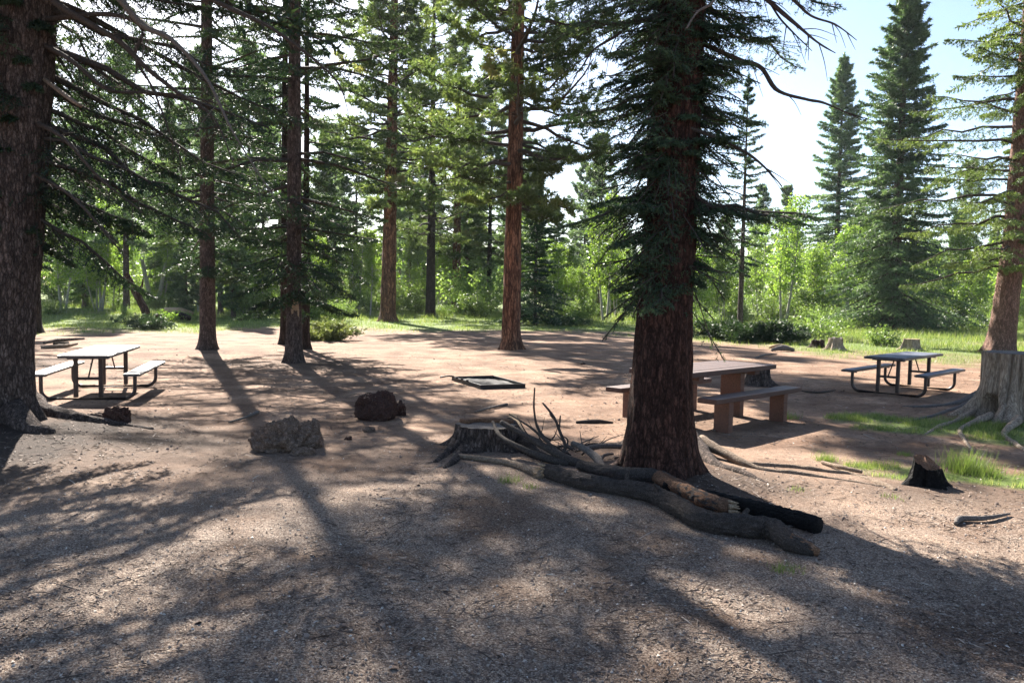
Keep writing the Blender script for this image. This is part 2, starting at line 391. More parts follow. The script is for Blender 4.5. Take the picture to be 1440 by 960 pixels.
def needles(rg, P, D, Ln, T, n, nl, nw, spread=0.9, droop=0.0):
    m = len(P); P_ = np.repeat(P, n, 0); D_ = np.repeat(D, n, 0); L_ = np.repeat(Ln, n)
    t = np.tile((np.arange(n) + 0.5) / n, m) + rg.u(-.5 / n, .5 / n, m * n)
    pr = rg.sph(m * n); d = nrm(D_ * 0.7 + pr * spread); d[:, 2] -= droop
    s = nrm(np.cross(d, rg.sph(m * n)))
    b = P_ + D_ * (L_ * t)[:, None]
    l = nl * rg.u(.6, 1.25, m * n); w_ = nw * rg.u(.7, 1.3, m * n)
    V = np.stack([b - s * w_[:, None] * .5, b + s * w_[:, None] * .5, b + d * l[:, None]], 1).reshape(-1, 3)
    tt = np.repeat(np.clip(np.repeat(T, n) + rg.r.normal(0, .08, m * n), 0, 1), 3)
    return V, tt
def crown_mesh(name, VT):
    V = np.vstack([v for v, _ in VT]); T = np.concatenate([t for _, t in VT])
    return mesh_np(name, V, [np.arange(len(V)).reshape(-1, 3)], T)
def axis_at(ap, z):
    ap = np.asarray(ap, float)
    return np.stack([np.interp(z, ap[:, 2], ap[:, 0]), np.interp(z, ap[:, 2], ap[:, 1]), z], -1)
def boughs(rg, ap, zs, az, Ls, a0, sag, up, k=7):
    """curved branch paths (n,k,3)"""
    s = np.linspace(0, 1, k)[None, :]
    base = axis_at(ap, zs)
    out = np.stack([np.cos(az), np.sin(az)], -1)
    bend = rg.r.normal(0, .12, len(zs))
    side = np.stack([-np.sin(az), np.cos(az)], -1)
    r = Ls[:, None] * s
    xy = base[:, None, :2] + out[:, None, :] * r[..., None] + side[:, None, :] * (bend[:, None] * r * s)[..., None]
    z = zs[:, None] + Ls[:, None] * (np.tan(a0)[:, None] * s - sag[:, None] * s ** 2 + up[:, None] * s ** 3)
    wob = rg.r.normal(0, .015, (len(zs), k, 3)) * Ls[:, None, None]; wob[:, 0] = 0
    return np.concatenate([xy, z[..., None]], -1) + wob
def twigs_from(rg, paths, Tb, n, ang, lf, lmin, lmax, hang, flat, tmin=0.12, pw=0.9):
    N_, k, _ = paths.shape
    Lb = np.linalg.norm(np.diff(paths, axis=1), axis=2).sum(1)
    t = tmin + (1 - tmin) * np.clip(np.tile((np.arange(n) + .5) / n, (N_, 1)) + rg.u(-.5 / n, .5 / n, (N_, n)), 0, .999)
    x = t * (k - 1); i = np.minimum(x.astype(int), k - 2); f = (x - i)[..., None]
    rows = np.arange(N_)[:, None]
    A = paths[rows, i]; B = paths[rows, i + 1]
    P = A + (B - A) * f; D = nrm(B - A)
    sg = np.where(np.arange(n) % 2 == 0, 1.0, -1.0)[None, :, None] * np.ones((N_, 1, 1))
    side = nrm(np.cross(D, ZUP)); a = ang * rg.u(.7, 1.25, (N_, n, 1))
    d = D * np.cos(a) + side * sg * np.sin(a)
    d[..., 2] += rg.r.normal(0, flat, (N_, n)) - hang
    d = nrm(d)
    l = np.clip(Lb[:, None] * lf * (1.08 - t) ** pw * rg.u(.6, 1.2, (N_, n)), lmin, lmax)
    T = np.clip(Tb[:, None] + rg.r.normal(0, .09, (N_, n)) + 0.12 * (t - .5), 0, 1)
    return P.reshape(-1, 3), d.reshape(-1, 3), l.ravel(), T.ravel()
def spruce(seed, H, z0, R, nb, tw=30, sh=0, nd=8, nl=.06, nw=.015, ap=None, lowfade=0.25, hang=.18, pw=.8, azf=None, zmax=None, dens_low=1.0, sides=4, rtrunk=.2, lenf=None, skip=0.0, a_lo=-.15, lmax=.8, tier=0.0):
    rg = Rg(seed)
    ap = ap if ap is not None else [(0, 0, -1), (0, 0, H + 1)]
    u = (np.arange(nb) + rg.u(0, 1, nb)) / nb
    z = z0 + (H * .99 - z0) * u ** 1.05
    if zmax: z = z[z < zmax]
    if tier: z = np.round(z / tier) * tier + rg.r.normal(0, tier * .24, len(z))
    rel = np.clip((z - z0) / (H - z0), 0, 1); n = len(z)
    az = np.arange(n) * 2.39996 + rg.u(-.5, .5, n)
    Ln = R * np.clip(1 - rel, 0.02, 1) ** pw * np.clip(lowfade + rel * 3.5, 0, 1) * rg.u(.6, 1.15, n)
    if lenf is not None: Ln = Ln * lenf(z, az, rg)
    if skip > 0:
        keep = rg.u(0, 1, n) > skip; z, az, Ln, rel = z[keep], az[keep], Ln[keep], rel[keep]; n = len(z)
    a0 = a_lo + (.6 - a_lo) * rel + rg.r.normal(0, .08, n)
    paths = boughs(rg, ap, z, az, Ln, a0, .25 * (1 - rel) + .05 + rg.u(0, .12, n), .12 + rg.u(0, .12, n))
    rb = np.clip(.011 + .014 * Ln, .006, .06)
    rad = rb[:, None] * np.linspace(1, .18, paths.shape[1])[None]
    LV = tubes(paths if sides > 3 else paths[:, ::2], rad if sides > 3 else rad[:, ::2], sides)
    Tb = np.clip(rg.r.normal(.45, .16, n), 0, 1)
    P, D, Lt, T = twigs_from(rg, paths, Tb, tw, .95, .42, .10, lmax, hang, .12)
    tp = np.stack([P, P + D * Lt[:, None] * .92], 1)
    LV2 = tubes(tp, np.stack([np.full(len(P), .004) + Lt * .004, np.full(len(P), .002)], 1), 3) if nl < .08 else tubes(paths[:2], rad[:2], 3)
    VT = [needles(rg, P, D, Lt, T, nd, nl, nw)]
    if sh:
        P2, D2, L2, T2 = spawn(rg, P, D, Lt, T, sh, .85, .45, .05, hang * .8, .2)
        VT.append(needles(rg, P2, D2, L2, T2, nd, nl, nw))
    # tip
    tp_ = axis_at(ap, np.linspace(H * .9, H * .995, 12))
    VT.append(needles(rg, tp_, np.tile(ZUP, (12, 1)), np.full(12, H * .02), np.full(12, .5), 24, nl * 1.3, nw))
    return (LV, LV2), VT, paths
def pine(seed, H, z0, R, nb, clumps=14, nd=26, nl=.16, nw=.016, ap=None, prof=None, azf=None, skip=0.0, zmax=None, up=.3, dropz=None):
    rg = Rg(seed)
    ap = ap if ap is not None else [(0, 0, -1), (0, 0, H + 1)]
    u = (np.arange(nb) + rg.u(0, 1, nb)) / nb
    z = z0 + (H * .98 - z0) * u
    rel = (z - z0) / (H - z0); n = nb
    az = np.arange(n) * 2.39996 + rg.u(-.8, .8, n)
    pf = prof(rel) if prof else (np.clip(1 - rel, .05, 1) ** .6) * np.clip(.5 + rel * 3, 0, 1)
    Ln = R * pf * rg.u(.5, 1.15, n)
    a0 = -.1 + .75 * rel + rg.r.normal(0, .15, n)
    paths = boughs(rg, ap, z, az, Ln, a0, .35 * (1 - rel) + rg.u(-.1, .15, n), up + rg.u(-.1, .2, n), 8)
    rb = np.clip(.02 + .016 * Ln, .012, .09)
    LV = tubes(paths, rb[:, None] * np.linspace(1, .22, 8)[None], 5)
    Tb = np.clip(rg.r.normal(.42, .18, n), 0, 1)
    P, D, Lt, T = twigs_from(rg, paths, Tb, clumps, .8, .34, .15, 1.1, -.12, .22, .3, .6)
    tp = np.stack([P, P + D * Lt[:, None]], 1)
    LV2 = tubes(tp, np.stack([np.full(len(P), .008) + Lt * .006, np.full(len(P), .005)], 1), 3)
    P2, D2, L2, T2 = spawn(rg, P, D, Lt, T, 3, .8, .55, .08, -.1, .3, .35)
    tp2 = np.stack([P2, P2 + D2 * L2[:, None]], 1)
    LV3 = tubes(tp2[:4], np.full((4, 2), .004), 3)
    tipsP = np.vstack([P + D * (Lt * .85)[:, None], P2 + D2 * (L2 * .8)[:, None]])
    tipsD = np.vstack([D, D2]); tipsT = np.concatenate([T, T2])
    VT = [needles(rg, tipsP, tipsD, np.full(len(tipsP), nl * .8), tipsT, nd, nl, nw, 1.1)]
    return (LV, LV2, LV3), VT, paths
def leaves_geo(rg, Pc, Tn, size):
    n = len(Pc); a = rg.sph(n); b = nrm(np.cross(a, rg.sph(n))); s = size * rg.u(.6, 1.25, n)
    V = np.stack([Pc - a * s[:, None] * .55, Pc - b * s[:, None] * .36, Pc + a * s[:, None] * .55, Pc + b * s[:, None] * .36], 1).reshape(-1, 3)
    return V, np.repeat(Tn, 4)
def aspen(seed, H, R, stems=2, nl=5000, size=.09, z0=.3, lean=.06):
    rg = Rg(seed); parts = []; LP = []; LT = []
    cl_p = []; cl_t = []; cl_r = []
    for s in range(stems):
        b = np.array([rg.u(-.35, .35), rg.u(-.35, .35), -.1]) * (stems > 1)
        top = np.array([b[0] + rg.r.normal(0, lean) * H, b[1] + rg.r.normal(0, lean) * H, H * rg.u(.8, 1.0)])
        m_ = (b + top) / 2 + np.array([rg.r.normal(0, .03) * H, rg.r.normal(0, .03) * H, 0])
        P = smooth_path([b, m_, top], 12); r0 = .012 * H * rg.u(.7, 1.1)
        parts.append((P, r0 * np.linspace(1, .15, 12)))
        nb = 22
        for j in range(nb):
            t = z0 + (1 - z0) * (j + rg.u(0, 1)) / nb; x = t * 11; i = min(int(x), 10); p = P[i] + (P[i + 1] - P[i]) * (x - i)
            az = j * 2.4 + rg.u(-.5, .5); l = R * (1.15 - t) ** .6 * rg.u(.4, 1)
            d = np.array([math.cos(az), math.sin(az), rg.u(.3, .9)]); d /= np.linalg.norm(d)
            q = np.linspace(0, 1, 5)[:, None]; pp = p + d * l * q; pp[:, 2] += (q[:, 0] ** 2) * l * .1
            parts.append((np.vstack([pp, pp[-1:] + 1e-3, *[pp[-1:] + 1e-3 * (k + 2) for k in range(6)]]), np.linspace(r0 * .3, .003, 12)))
            for c in range(4):
                f = rg.u(.35, 1.0); cl_p.append(p + d * l * f); cl_t.append(rg.u(.2, .9)); cl_r.append(.12 + .28 * rg.u(0, 1) * R * .5)
    V, F = tubes(np.array([p for p, _ in parts]), np.array([r for _, r in parts]), 5)
    cp = np.array(cl_p); ct = np.array(cl_t); cr = np.array(cl_r)
    k = rg.r.randint(0, len(cp), nl)
    Pc = cp[k] + rg.r.normal(0, 1, (nl, 3)) * cr[k][:, None] * np.array([1, 1, .75])
    LVv, LTt = leaves_geo(rg, Pc, np.clip(ct[k] + rg.r.normal(0, .12, nl), 0, 1), size)
    return (V, F), (LVv, LTt)
def shrub(seed, H, R, nl=3000, size=.07, nst=26, upright=1.0, spiky=False):
    rg = Rg(seed); az = rg.u(0, 6.28, nst); sp = rg.u(0, 1, nst) ** .6
    l = H * rg.u(.6, 1.1, nst)
    d = np.stack([np.cos(az) * sp * R, np.sin(az) * sp * R, l * upright], -1)
    q = np.linspace(0, 1, 5)[None, :, None]; b = np.stack([np.cos(az) * sp * R * .25, np.sin(az) * sp * R * .25, np.full(nst, -.05)], -1)
    P = b[:, None, :] + d[:, None, :] * q
    P[..., 2] -= (q[..., 0] ** 2) * (sp * H * .3)[:, None]
    V, F = tubes(P, np.full((nst, 5), .012) * np.linspace(1, .3, 5)[None] * (0.6 + H * .3), 4)
    k = rg.r.randint(0, nst, nl); t = rg.u(.15, 1.05, nl); t = np.clip(t, 0, 1.0)
    i = np.minimum((t * 4).astype(int), 3); f = (t * 4 - i)[:, None]
    Pc = P[k, i] + (P[k, i + 1] - P[k, i]) * f
    T = np.clip(rg.r.normal(.45, .16, nst)[k] + rg.r.normal(0, .12, nl), 0, 1)
    if spiky:
        dd = nrm(d)[k]
        VT = needles(rg, Pc + rg.r.normal(0, .06 * R, (nl, 3)), dd, np.full(nl, size * .5), T, 5, size, size * .28, .8)
        V3 = VT[0]; return (V, F), (V3, VT[1]), 3
    Pc = Pc + rg.r.normal(0, .13 * R, (nl, 3))
    a, t_ = leaves_geo(rg, Pc, T, size); return (V, F), (a, t_), 4
def copy_tree(o, parent=None):
    c = o.copy(); COL.objects.link(c); c.parent = parent
    for ch in list(o.children): copy_tree(ch, c)
    return c

def assemble(name, loc, trunk, limbs, crown_vt, mats, label, cat='tree', group=None, rz=0.0):
    """tree thing > trunk, limb_wood, crown"""
    root = empty(name, loc, rz); tag(root, label, cat, group)
    link('trunk', mesh_np('trunk', *trunk, smooth=True), mats[0], root)
    if limbs:
        V, F = join([(v, f) for v, f in limbs]); o = link('limb_wood', mesh_np('limb_wood', V, F), mats[1], root); o['kind'] = 'stuff'
    if crown_vt: link('crown', crown_mesh('crown', crown_vt), mats[2], root)
    return root

# ------------------------------------------------------------------ GROUND
def grass_mask(x, y):
    x = np.asarray(x, float); y = np.asarray(y, float)
    px = 720 + x / np.maximum(y, .5) * FPX
    bx = [-400, 60, 150, 280, 420, 500, 560, 700, 800, 900, 990, 1080, 1160, 1300, 1440, 1900]
    by = [32, 32, 31, 33, 40, 37, 36, 38, 38, 38, 33, 30, 25.5, 24, 24, 24]
    edge = np.interp(px, bx, by)
    nz = n2(x, y, .35, 4, 41)
    nz2 = n2(x, y, 1.6, 3, 43); m = np.clip((y - edge + nz * 6 + nz2 * 3) / 5.5, 0, 1)
    m = m * np.clip(1.25 - 1.5 * np.clip(n2(x, y, .22, 3, 77), 0, 1), .25, 1)
    def blob(cx, cy_, rx, ry, k=1.0):
        d = ((x - cx) / rx) ** 2 + ((y - cy_) / ry) ** 2 + n2(x, y, 2.2, 3, 11) * .8
        return np.clip((1.15 - d) * 2, 0, 1) * k
    for b in [(6.6, 12.2, 1.5, .75), (7.6, 11.2, 1.4, .5), (5.6, 12.9, .6, .5), (5.1, 8.75, 1.3, .26), (6.2, 8.6, 1.5, .35), (4.2, 9.2, .5, .18), (8.8, 11.6, 1.2, .8)]:
        m = np.maximum(m, blob(*b))
    return m
def grit_mask(x, y):
    d = np.hypot(x, y); return np.clip((11.2 - d + 2.2 * n2(x, y, .5, 3, 21)) / 4.5, 0, 1) * .92
def duff_shade_mask(x, y):
    m = 0
    for cx, cy_, rx, ry, k in [(-6.3, 9.3, 3.9, 2.7, 1.0), (-5.4, 19.9, 2.6, 1.6, .55), (1.8, 8.2, 1.3, .8, .75), (-9, 24, 2.5, 1.5, .35), (-12, 19.5, 3.5, 2.5, .6), (4.7, 7.9, 1.4, .7, .5), (-2.5, 56, 8, 5, .5), (3.2, 12.4, 1.3, 1, .3)]:  # first patch: dark duff, strengthened to stand in for the left tree's shade
        d = ((x - cx) / rx) ** 2 + ((y - cy_) / ry) ** 2 + n2(x, y, .9, 4, 31) * .9
        m = np.maximum(m, np.clip(1.1 - d, 0, 1) * k)
    return m
rr = np.concatenate([np.linspace(.3, 2.5, 8), 2.5 * (600 / 2.5) ** (np.arange(1, 240) / 239.)])
th = np.concatenate([np.linspace(-52, 52, 320), np.linspace(53, 307, 60)]) * math.pi / 180
RR, TH = np.meshgrid(rr, th, indexing='ij')
GX = np.sin(TH) * RR; GY = np.cos(TH) * RR
gm = grass_mask(GX.ravel(), GY.ravel()).reshape(GX.shape)
GZ = gz(GX, GY)
V = np.stack([GX, GY, GZ], -1).reshape(-1, 3)
nr, nth = RR.shape; idx = np.arange(nr * nth).reshape(nr, nth)
q = np.stack([idx[:-1], idx[1:], np.roll(idx[1:], -1, 1), np.roll(idx[:-1], -1, 1)], -1).reshape(-1, 4)
V = np.vstack([V, [[0, 0, 0]]]); c = len(V) - 1
fan = np.stack([np.full(nth, c), idx[0], np.roll(idx[0], -1)], -1)
gme = mesh_np('ground', V, [q, fan], np.append(gm.ravel(), 0), smooth=True)
for nm, fn in (('grit', grit_mask), ('duff', duff_shade_mask)):
    a = gme.attributes.new(nm, 'FLOAT', 'POINT'); a.data.foreach_set('value', fn(V[:, 0], V[:, 1]).astype(np.float32))
g = link('ground', gme, M['ground']); g['kind'] = 'structure'

# ------------------------------------------------------------------ BIG TREES
def tree_at(px, py): x, y = at(px, py); return x, y, gzf(x, y)

# 1. big foreground spruce right of centre
bx, by = at(925, 668); bz = gzf(bx, by); root = (bx, by, bz)
ap = [(0, 0, -1), (.02, 0, 1.6), (.10, 0, 4.5), (.25, .1, 10), (.3, .1, 19)]
rad = lambda z: float(np.interp(z, [0, .5, 1.7, 4.5, 10, 18], [.345, .335, .29, .24, .16, .03]))
tr = trunk_geo(ap, rad, 18, 330, 90, 4, .42, .6, 5, .10, (10, 10, 2.4))
def near_len(z, az, rg): return np.clip(.60 + .14 * (z - 2.2), .6, 1.3) * rg.u(.45, 1.15, len(z)) * (.85 + .3 * np.cos(az * 2 + z * 2.3)) * np.where(np.abs((az - 5.1 + np.pi) % (2 * np.pi) - np.pi) < .5, .3, 1.0)
(l1, l2), vt, pth = spruce(101, 21, 2.1, 2.05, 440, 36, 4, 9, .038, .0105, ap, lowfade=.75, hang=.22, pw=.5, zmax=6.2, lenf=near_len, a_lo=-.02, lmax=.55, tier=.42)
(l3, l4), vt2, _ = spruce(102, 21, 5.9, 2.0, 210, 28, 0, 13, .12, .042, ap, lowfade=1, hang=.25, pw=.7, a_lo=-.1)
# short shoots clothing the trunk inside the crown
rg = Rg(5); n = 780; z = rg.u(2.0, 5.6, n) ; az = rg.u(0, 6.28, n); keep = (np.abs((az - 5.05 + np.pi) % (2 * np.pi) - np.pi) > .42) | (rg.u(0, 1, n) < .1); z, az = z[keep], az[keep]; n = len(z)
ep = boughs(rg, ap, z, az, rg.u(.3, .8, n), rg.r.normal(-.4, .25, n), np.full(n, .15), np.full(n, .1), 4)
P, D, Lt, T = twigs_from(rg, ep, np.clip(rg.r.normal(.4, .15, n), 0, 1), 10, .9, .5, .07, .22, .4, .2)
vt.append(needles(rg, P, D, Lt, T, 13, .038, .0105))
t1 = assemble('spruce_tree', root, tr, [l1, l2, l3, l4, tubes(ep, np.full((n, 4), .007), 3)], vt + vt2, (M['bark_red'], M['limb'], M['spruce_dark']),
              'big dark spruce right of centre, thick red-brown trunk rooted behind the charred logs', 'tree')
TX, TY, TZ = root
def root_part(parent, origin, pxs, rads, mat=None, n=44, seed=0, sink=.35, name='root', z0=None, amp=.22):
    pts = []
    for i, (px, py) in enumerate(pxs):
        x, y = at(px, py); h = gzf(x, y) + rads[min(i, len(rads) - 1)] * (.1 - .5 * (i % 2) * (i > 1))
        if i == 0 and z0 is not None: h = z0
        pts.append((x - origin[0], y - origin[1], h - origin[2]))
    V, F = rough_tube(pts, rads, n, 20, amp, 11, seed, ridge=.08)
    return link(name, mesh_np(name, V, F, smooth=True), mat or M['wood_bare'], parent)
root_part(t1, root, [(958, 628), (1000, 654), (1040, 668), (1080, 682)], [.12, .07, .04, .015], M['bark_grey'], seed=1, z0=bz + .22)
root_part(t1, root, [(985, 640), (1060, 660), (1120, 668), (1180, 675), (1262, 688)], [.07, .045, .035, .028, .01], seed=2, z0=bz + .12)
root_part(t1, root, [(1045, 655), (1110, 658), (1160, 664), (1200, 668), (1235, 680), (1260, 690)], [.03, .035, .03, .036, .035, .02], seed=3, amp=.4)
root_part(t1, root, [(890, 640), (870, 630), (835, 628), (800, 630)], [.10, .06, .04, .02], M['bark_grey'], seed=4, z0=bz + .12)
root_part(t1, root, [(900, 650), (868, 662), (845, 672)], [.11, .06, .02], M['bark_red'], seed=5, z0=bz + .1)
def branch_part(parent, origin, spec, rads, mat, Y, seed=0, n=36, name='dead_branch', twigs=8, tl=.5, tr_=.006):
    """spec pixel points with optional own depth"""
    pts = []
    for s in spec:
        p = atY(s[0], s[1], s[2] if len(s) > 2 else Y); pts.append(p - np.array(origin))
    parts = [rough_tube(pts, rads, n, 7, .18, 14, seed)]
    rg_ = Rg(seed + 900); S = smooth_path(pts, 60)
    for k in range(twigs):
        i = rg_.r.randint(12, 56); d = nrm(S[i + 1] - S[i]); q = nrm(d * .8 + rg_.sph(1)[0] * .8 + np.array([0, 0, -.25])); l = tl * rg_.u(.3, 1)
        m_ = S[i] + q * l * .5 + rg_.r.normal(0, .03, 3) * l
        parts.append(rough_tube([S[i], m_, S[i] + q * l + np.array([0, 0, -.12 * l])], [tr_, tr_ * .7, tr_ * .3], 8, 4, .1, 10, k))
    V, F = join(parts); return link(name, mesh_np(name, V, F, smooth=True), mat, parent)
branch_part(t1, root, [(985, 60), (1040, 85), (1070, 95), (1093, 127), (1135, 140), (1162, 146), (1215, 170)], [.03, .025, .022, .02, .014, .011, .003], M['limb'], by, 11, twigs=5)
branch_part(t1, root, [(1010, -60), (1085, 5), (1120, 35), (1150, 60), (1175, 75)], [.03, .022, .016, .01, .004], M['limb'], by - .4, 12, twigs=7)
branch_part(t1, root, [(1040, -60), (1110, -5), (1140, 22), (1175, 35), (1205, 57)], [.028, .018, .012, .009, .003], M['limb'], by - .6, 13, twigs=5)
branch_part(t1, root, [(980, -40), (1060, -20), (1100, 30), (1142, 72)], [.02, .015, .01, .003], M['limb'], by - .3, 14, twigs=7)
branch_part(t1, root, [(970, 180), (1010, 195), (1050, 215), (1075, 235), (1100, 262)], [.02, .016, .014, .012, .004], M['limb'], by - .2, 15, twigs=4)
branch_part(t1, root, [(1020, -20), (1000, 5), (980, 18), (966, 40)], [.014, .012, .01, .005], M['dead_grey'], by - 1.2, 16, twigs=2, tl=.2)
branch_part(t1, root, [(900, 20), (870, 48), (835, 70), (820, 92), (805, 112)], [.018, .014, .01, .007, .003], M['limb'], by - .3, 17, twigs=6)

# 2. big tree at the left edge
x, y = at(-5, 598); z = gzf(x, y); o2 = (x, y, z)
def rel_at(px, py, Y, o): p = atY(px, py, Y); return (p[0] - o[0], p[1] - o[1], p[2] - o[2])
ap = [(0, 0, -1), (0, 0, .2), rel_at(8, 450, y, o2), rel_at(20, 300, y, o2), rel_at(33, 120, y, o2), rel_at(42, 0, y, o2), (.75, 0, 8), (1.0, 0, 20)]
rad = lambda z: float(np.interp(z, [0, 1, 3, 6, 20], [.42, .37, .355, .325, .04]))
tr = trunk_geo(ap, rad, 19, 280, 90, 9, .55, .8, 5, .09, (11, 11, 2.6))
def l_len(z, az, rg):   # longer on the open right side
    return (.72 + .5 * np.clip(np.cos(az), 0, 1)) * np.clip(.35 + .16 * z, .6, 1) * np.where(np.abs((az - 5.3 + np.pi) % (2 * np.pi) - np.pi) < .75, .22, 1.0)
(l1, l2), vt, _ = spruce(201, 23, 2.4, 3.1, 350, 50, 3, 9, .055, .018, ap, lowfade=.45, hang=.5, pw=.45, zmax=7.0, lenf=l_len, a_lo=-.3, lmax=.8)
(l3, l4), vt2, _ = spruce(202, 24, 6.6, 4.1, 240, 34, 0, 12, .14, .055, ap, lowfade=1, hang=.25, pw=.7)
t2 = assemble('spruce_tree', o2, tr, [l1, l2, l3, l4], vt + vt2, (M['bark_grey'], M['limb'], M['spruce_dark']),
              'massive grey-brown trunk at the left edge with drooping dark boughs and bare branches', 'tree')
t2.name = 'spruce_tree.001'
root_part(t2, o2, [(30, 585), (70, 592), (120, 598), (180, 602), (215, 606)], [.22, .13, .08, .055, .02], M['bark_grey'], seed=21, z0=z + .16)
root_part(t2, o2, [(10, 600), (45, 612), (75, 615)], [.2, .12, .04], M['bark_grey'], seed=22, z0=z + .14)
YB = y - .6
branch_part(t2, o2, [(40, -40, y), (80, 5, YB), (120, 30), (170, 60), (205, 95), (250, 130), (300, 165), (330, 235)], [.05, .045, .04, .036, .03, .022, .014, .004], M['limb'], YB, 31, twigs=16, tl=.8)
branch_part(t2, o2, [(60, -90, y), (150, -20, YB - .3), (200, 35), (240, 55), (290, 110), (330, 190), (400, 300)], [.05, .045, .036, .03, .022, .014, .004], M['dead_grey'], YB - .3, 32, twigs=14, tl=.8)
branch_part(t2, o2, [(55, 60, y), (100, 85, YB + .2), (150, 125), (200, 130), (260, 135), (320, 150)], [.035, .03, .024, .02, .014, .004], M['limb'], YB + .2, 33, twigs=10, tl=.7)
branch_part(t2, o2, [(45, 170, y), (90, 195, YB), (140, 250), (200, 298)], [.035, .026, .018, .005], M['limb'], YB, 34, twigs=8, tl=.5)
branch_part(t2, o2, [(60, 110, y), (100, 140, YB - .4), (115, 150)], [.03, .026, .02], M['wood_bare'], YB - .4, 35, twigs=0)
branch_part(t2, o2, [(90, -80, y), (230, -30, YB - .6), (330, 15), (390, 45), (470, 110), (490, 160)], [.045, .035, .028, .022, .012, .003], M['limb'], YB - .6, 36, twigs=14, tl=.7)
branch_part(t2, o2, [(50, 30, y), (150, 20, YB), (200, 40), (190, 80), (215, 125), (240, 190), (262, 240)], [.04, .03, .022, .02, .014, .01, .003], M['limb'], YB, 37, twigs=8, tl=.6)
branch_part(t2, o2, [(40, 240, y), (100, 275, YB), (150, 330), (175, 360)], [.03, .022, .014, .004], M['limb'], YB, 38, twigs=8, tl=.4)

def std_spruce(name, px, py, H, z0, R, r0, nb, tw, sh, nd, nl, nw, label, mat='spruce_dark', bark='bark_grey', seed=0, lean=(0, 0), trunkres=(160, 28), group=None, **kw):
    x, y, z = tree_at(px, py)
    ap = [(0, 0, -1), (lean[0] * H * .5, lean[1] * H * .5, H * .5), (lean[0] * H, lean[1] * H, H + 1)]
    rad = lambda q: r0 * max(.06, (1 - .92 * q / H)) if q > .01 else r0
    tr = trunk_geo(ap, rad, H * .985, trunkres[0], trunkres[1], seed + 3, .5, .5, 5, .08, (9, 9, 2.0))
    ls, vt, _ = spruce(seed, H, z0, R, nb, tw, sh, nd, nl, nw, ap, sides=3, **kw)
    return assemble(name, (x, y, z), tr, ls, vt, (M[bark], M['limb'], M[mat]), label, 'tree', group)
def std_pine(name, px, py, H, z0, R, r0, nb, clumps, nd, nl, nw, label, mat='pine', bark='bark_orange', seed=0, lean=(0, 0), trunkres=(160, 28), **kw):
    x, y, z = tree_at(px, py)
    ap = [(0, 0, -1), (lean[0] * H * .5, lean[1] * H * .5, H * .5), (lean[0] * H, lean[1] * H, H + 1)]
    rad = lambda q: r0 * max(.06, (1 - .8 * q / H)) if q > .01 else r0
    tr = trunk_geo(ap, rad, H * .97, trunkres[0], trunkres[1], seed + 3, .45, .5, 5, .09, (6, 6, 1.2))
    ls, vt, _ = pine(seed, H, z0, R, nb, clumps, nd, nl, nw, ap, **kw)
    return assemble(name, (x, y, z), tr, ls, vt, (M[bark], M['limb'], M[mat]), label, 'tree')
std_spruce('spruce_tree', 292, 494, 25, 2.4, 3.8, .235, 270, 44, 0, 11, .10, .034, 'slim spruce standing alone on the bare soil behind the left metal table', seed=301, hang=.34, lowfade=.35, skip=.34, tier=.9)
sp3 = std_spruce('spruce_tree', 413, 514, 24, 1.3, 3.7, .20, 320, 42, 0, 11, .10, .034, 'dense dark spruce with a pale bark scar low on its trunk, left of centre', seed=311, hang=.34, lowfade=.35, pw=.6, skip=.45, tier=.8)
std_spruce('spruce_tree', 430, 491, 17, 1.9, 2.6, .13, 150, 30, 0, 10, .13, .05, 'thin dark spruce trunk just right behind the scarred spruce', bark='bark_dark', seed=321, hang=.3, trunkres=(80, 16), skip=.5, pw=.7, lowfade=.1)
std_spruce('spruce_tree', 400, 484, 23, 1.9, 3.2, .15, 170, 28, 0, 10, .13, .05, 'thin dark spruce trunk just left behind the scarred spruce', bark='bark_dark', seed=331, hang=.3, trunkres=(80, 16), skip=.5, lowfade=.1)
# bark scar on the cluster tree
x, y, z = tree_at(413, 514)
q = []
for i in range(9):
    for j in range(5):
        a = RAD(-62 + (j - 2) * 16 + 2 * math.sin(i)); zz = .95 + i * .075
        wdt = 1 - abs(i - 4) / 5.2
        a = RAD(-62) + (a - RAD(-62)) * (wdt ** .5); q.append((math.cos(a) * .186, math.sin(a) * .186, zz))
f = [(i * 5 + j, i * 5 + j + 1, (i + 1) * 5 + j + 1, (i + 1) * 5 + j) for i in range(8) for j in range(4)]
link('bark_scar', mesh_np('bark_scar', np.array(q), [np.array(f)]), M['wood_pale'], sp3)
std_spruce('spruce_tree', 48, 468, 18, 2.6, 3.2, .27, 130, 30, 0, 10, .14, .05, 'dark trunk peeking from behind the massive left-edge trunk', bark='bark_dark', seed=341, trunkres=(70, 16))
std_pine('pine_tree', 545, 452, 27, 7.0, 4.8, .48, 140, 13, 14, .28, .068, 'tall ponderosa pine leaning right in the sunlit grass, left of the centre trees', seed=401, lean=(.012, 0), bark='bark_orange')
std_pine('pine_tree', 718, 491, 24, 4.6, 4.4, .32, 160, 15, 18, .20, .038, 'orange-barked ponderosa pine standing alone on the bare soil at the centre', seed=411, lean=(.004, 0))
std_pine('pine_tree', 605, 446, 24, 4.6, 4.4, .36, 75, 13, 13, .28, .055, 'dark-trunked pine on the bare mound, right of the leaning ponderosa', bark='bark_dark', seed=421, trunkres=(80, 18))
std_pine('pine_tree', 641, 441, 22, 5, 4.2, .42, 62, 12, 11, .30, .06, 'orange-brown trunk with dark crown, middle of the three far centre pines', seed=431, trunkres=(80, 18))
std_pine('pine_tree', 687, 443, 19, 4.2, 3.2, .22, 80, 12, 13, .28, .055, 'thin dark trunk left behind the lone orange-barked pine', bark='bark_dark', seed=441, trunkres=(60, 14))
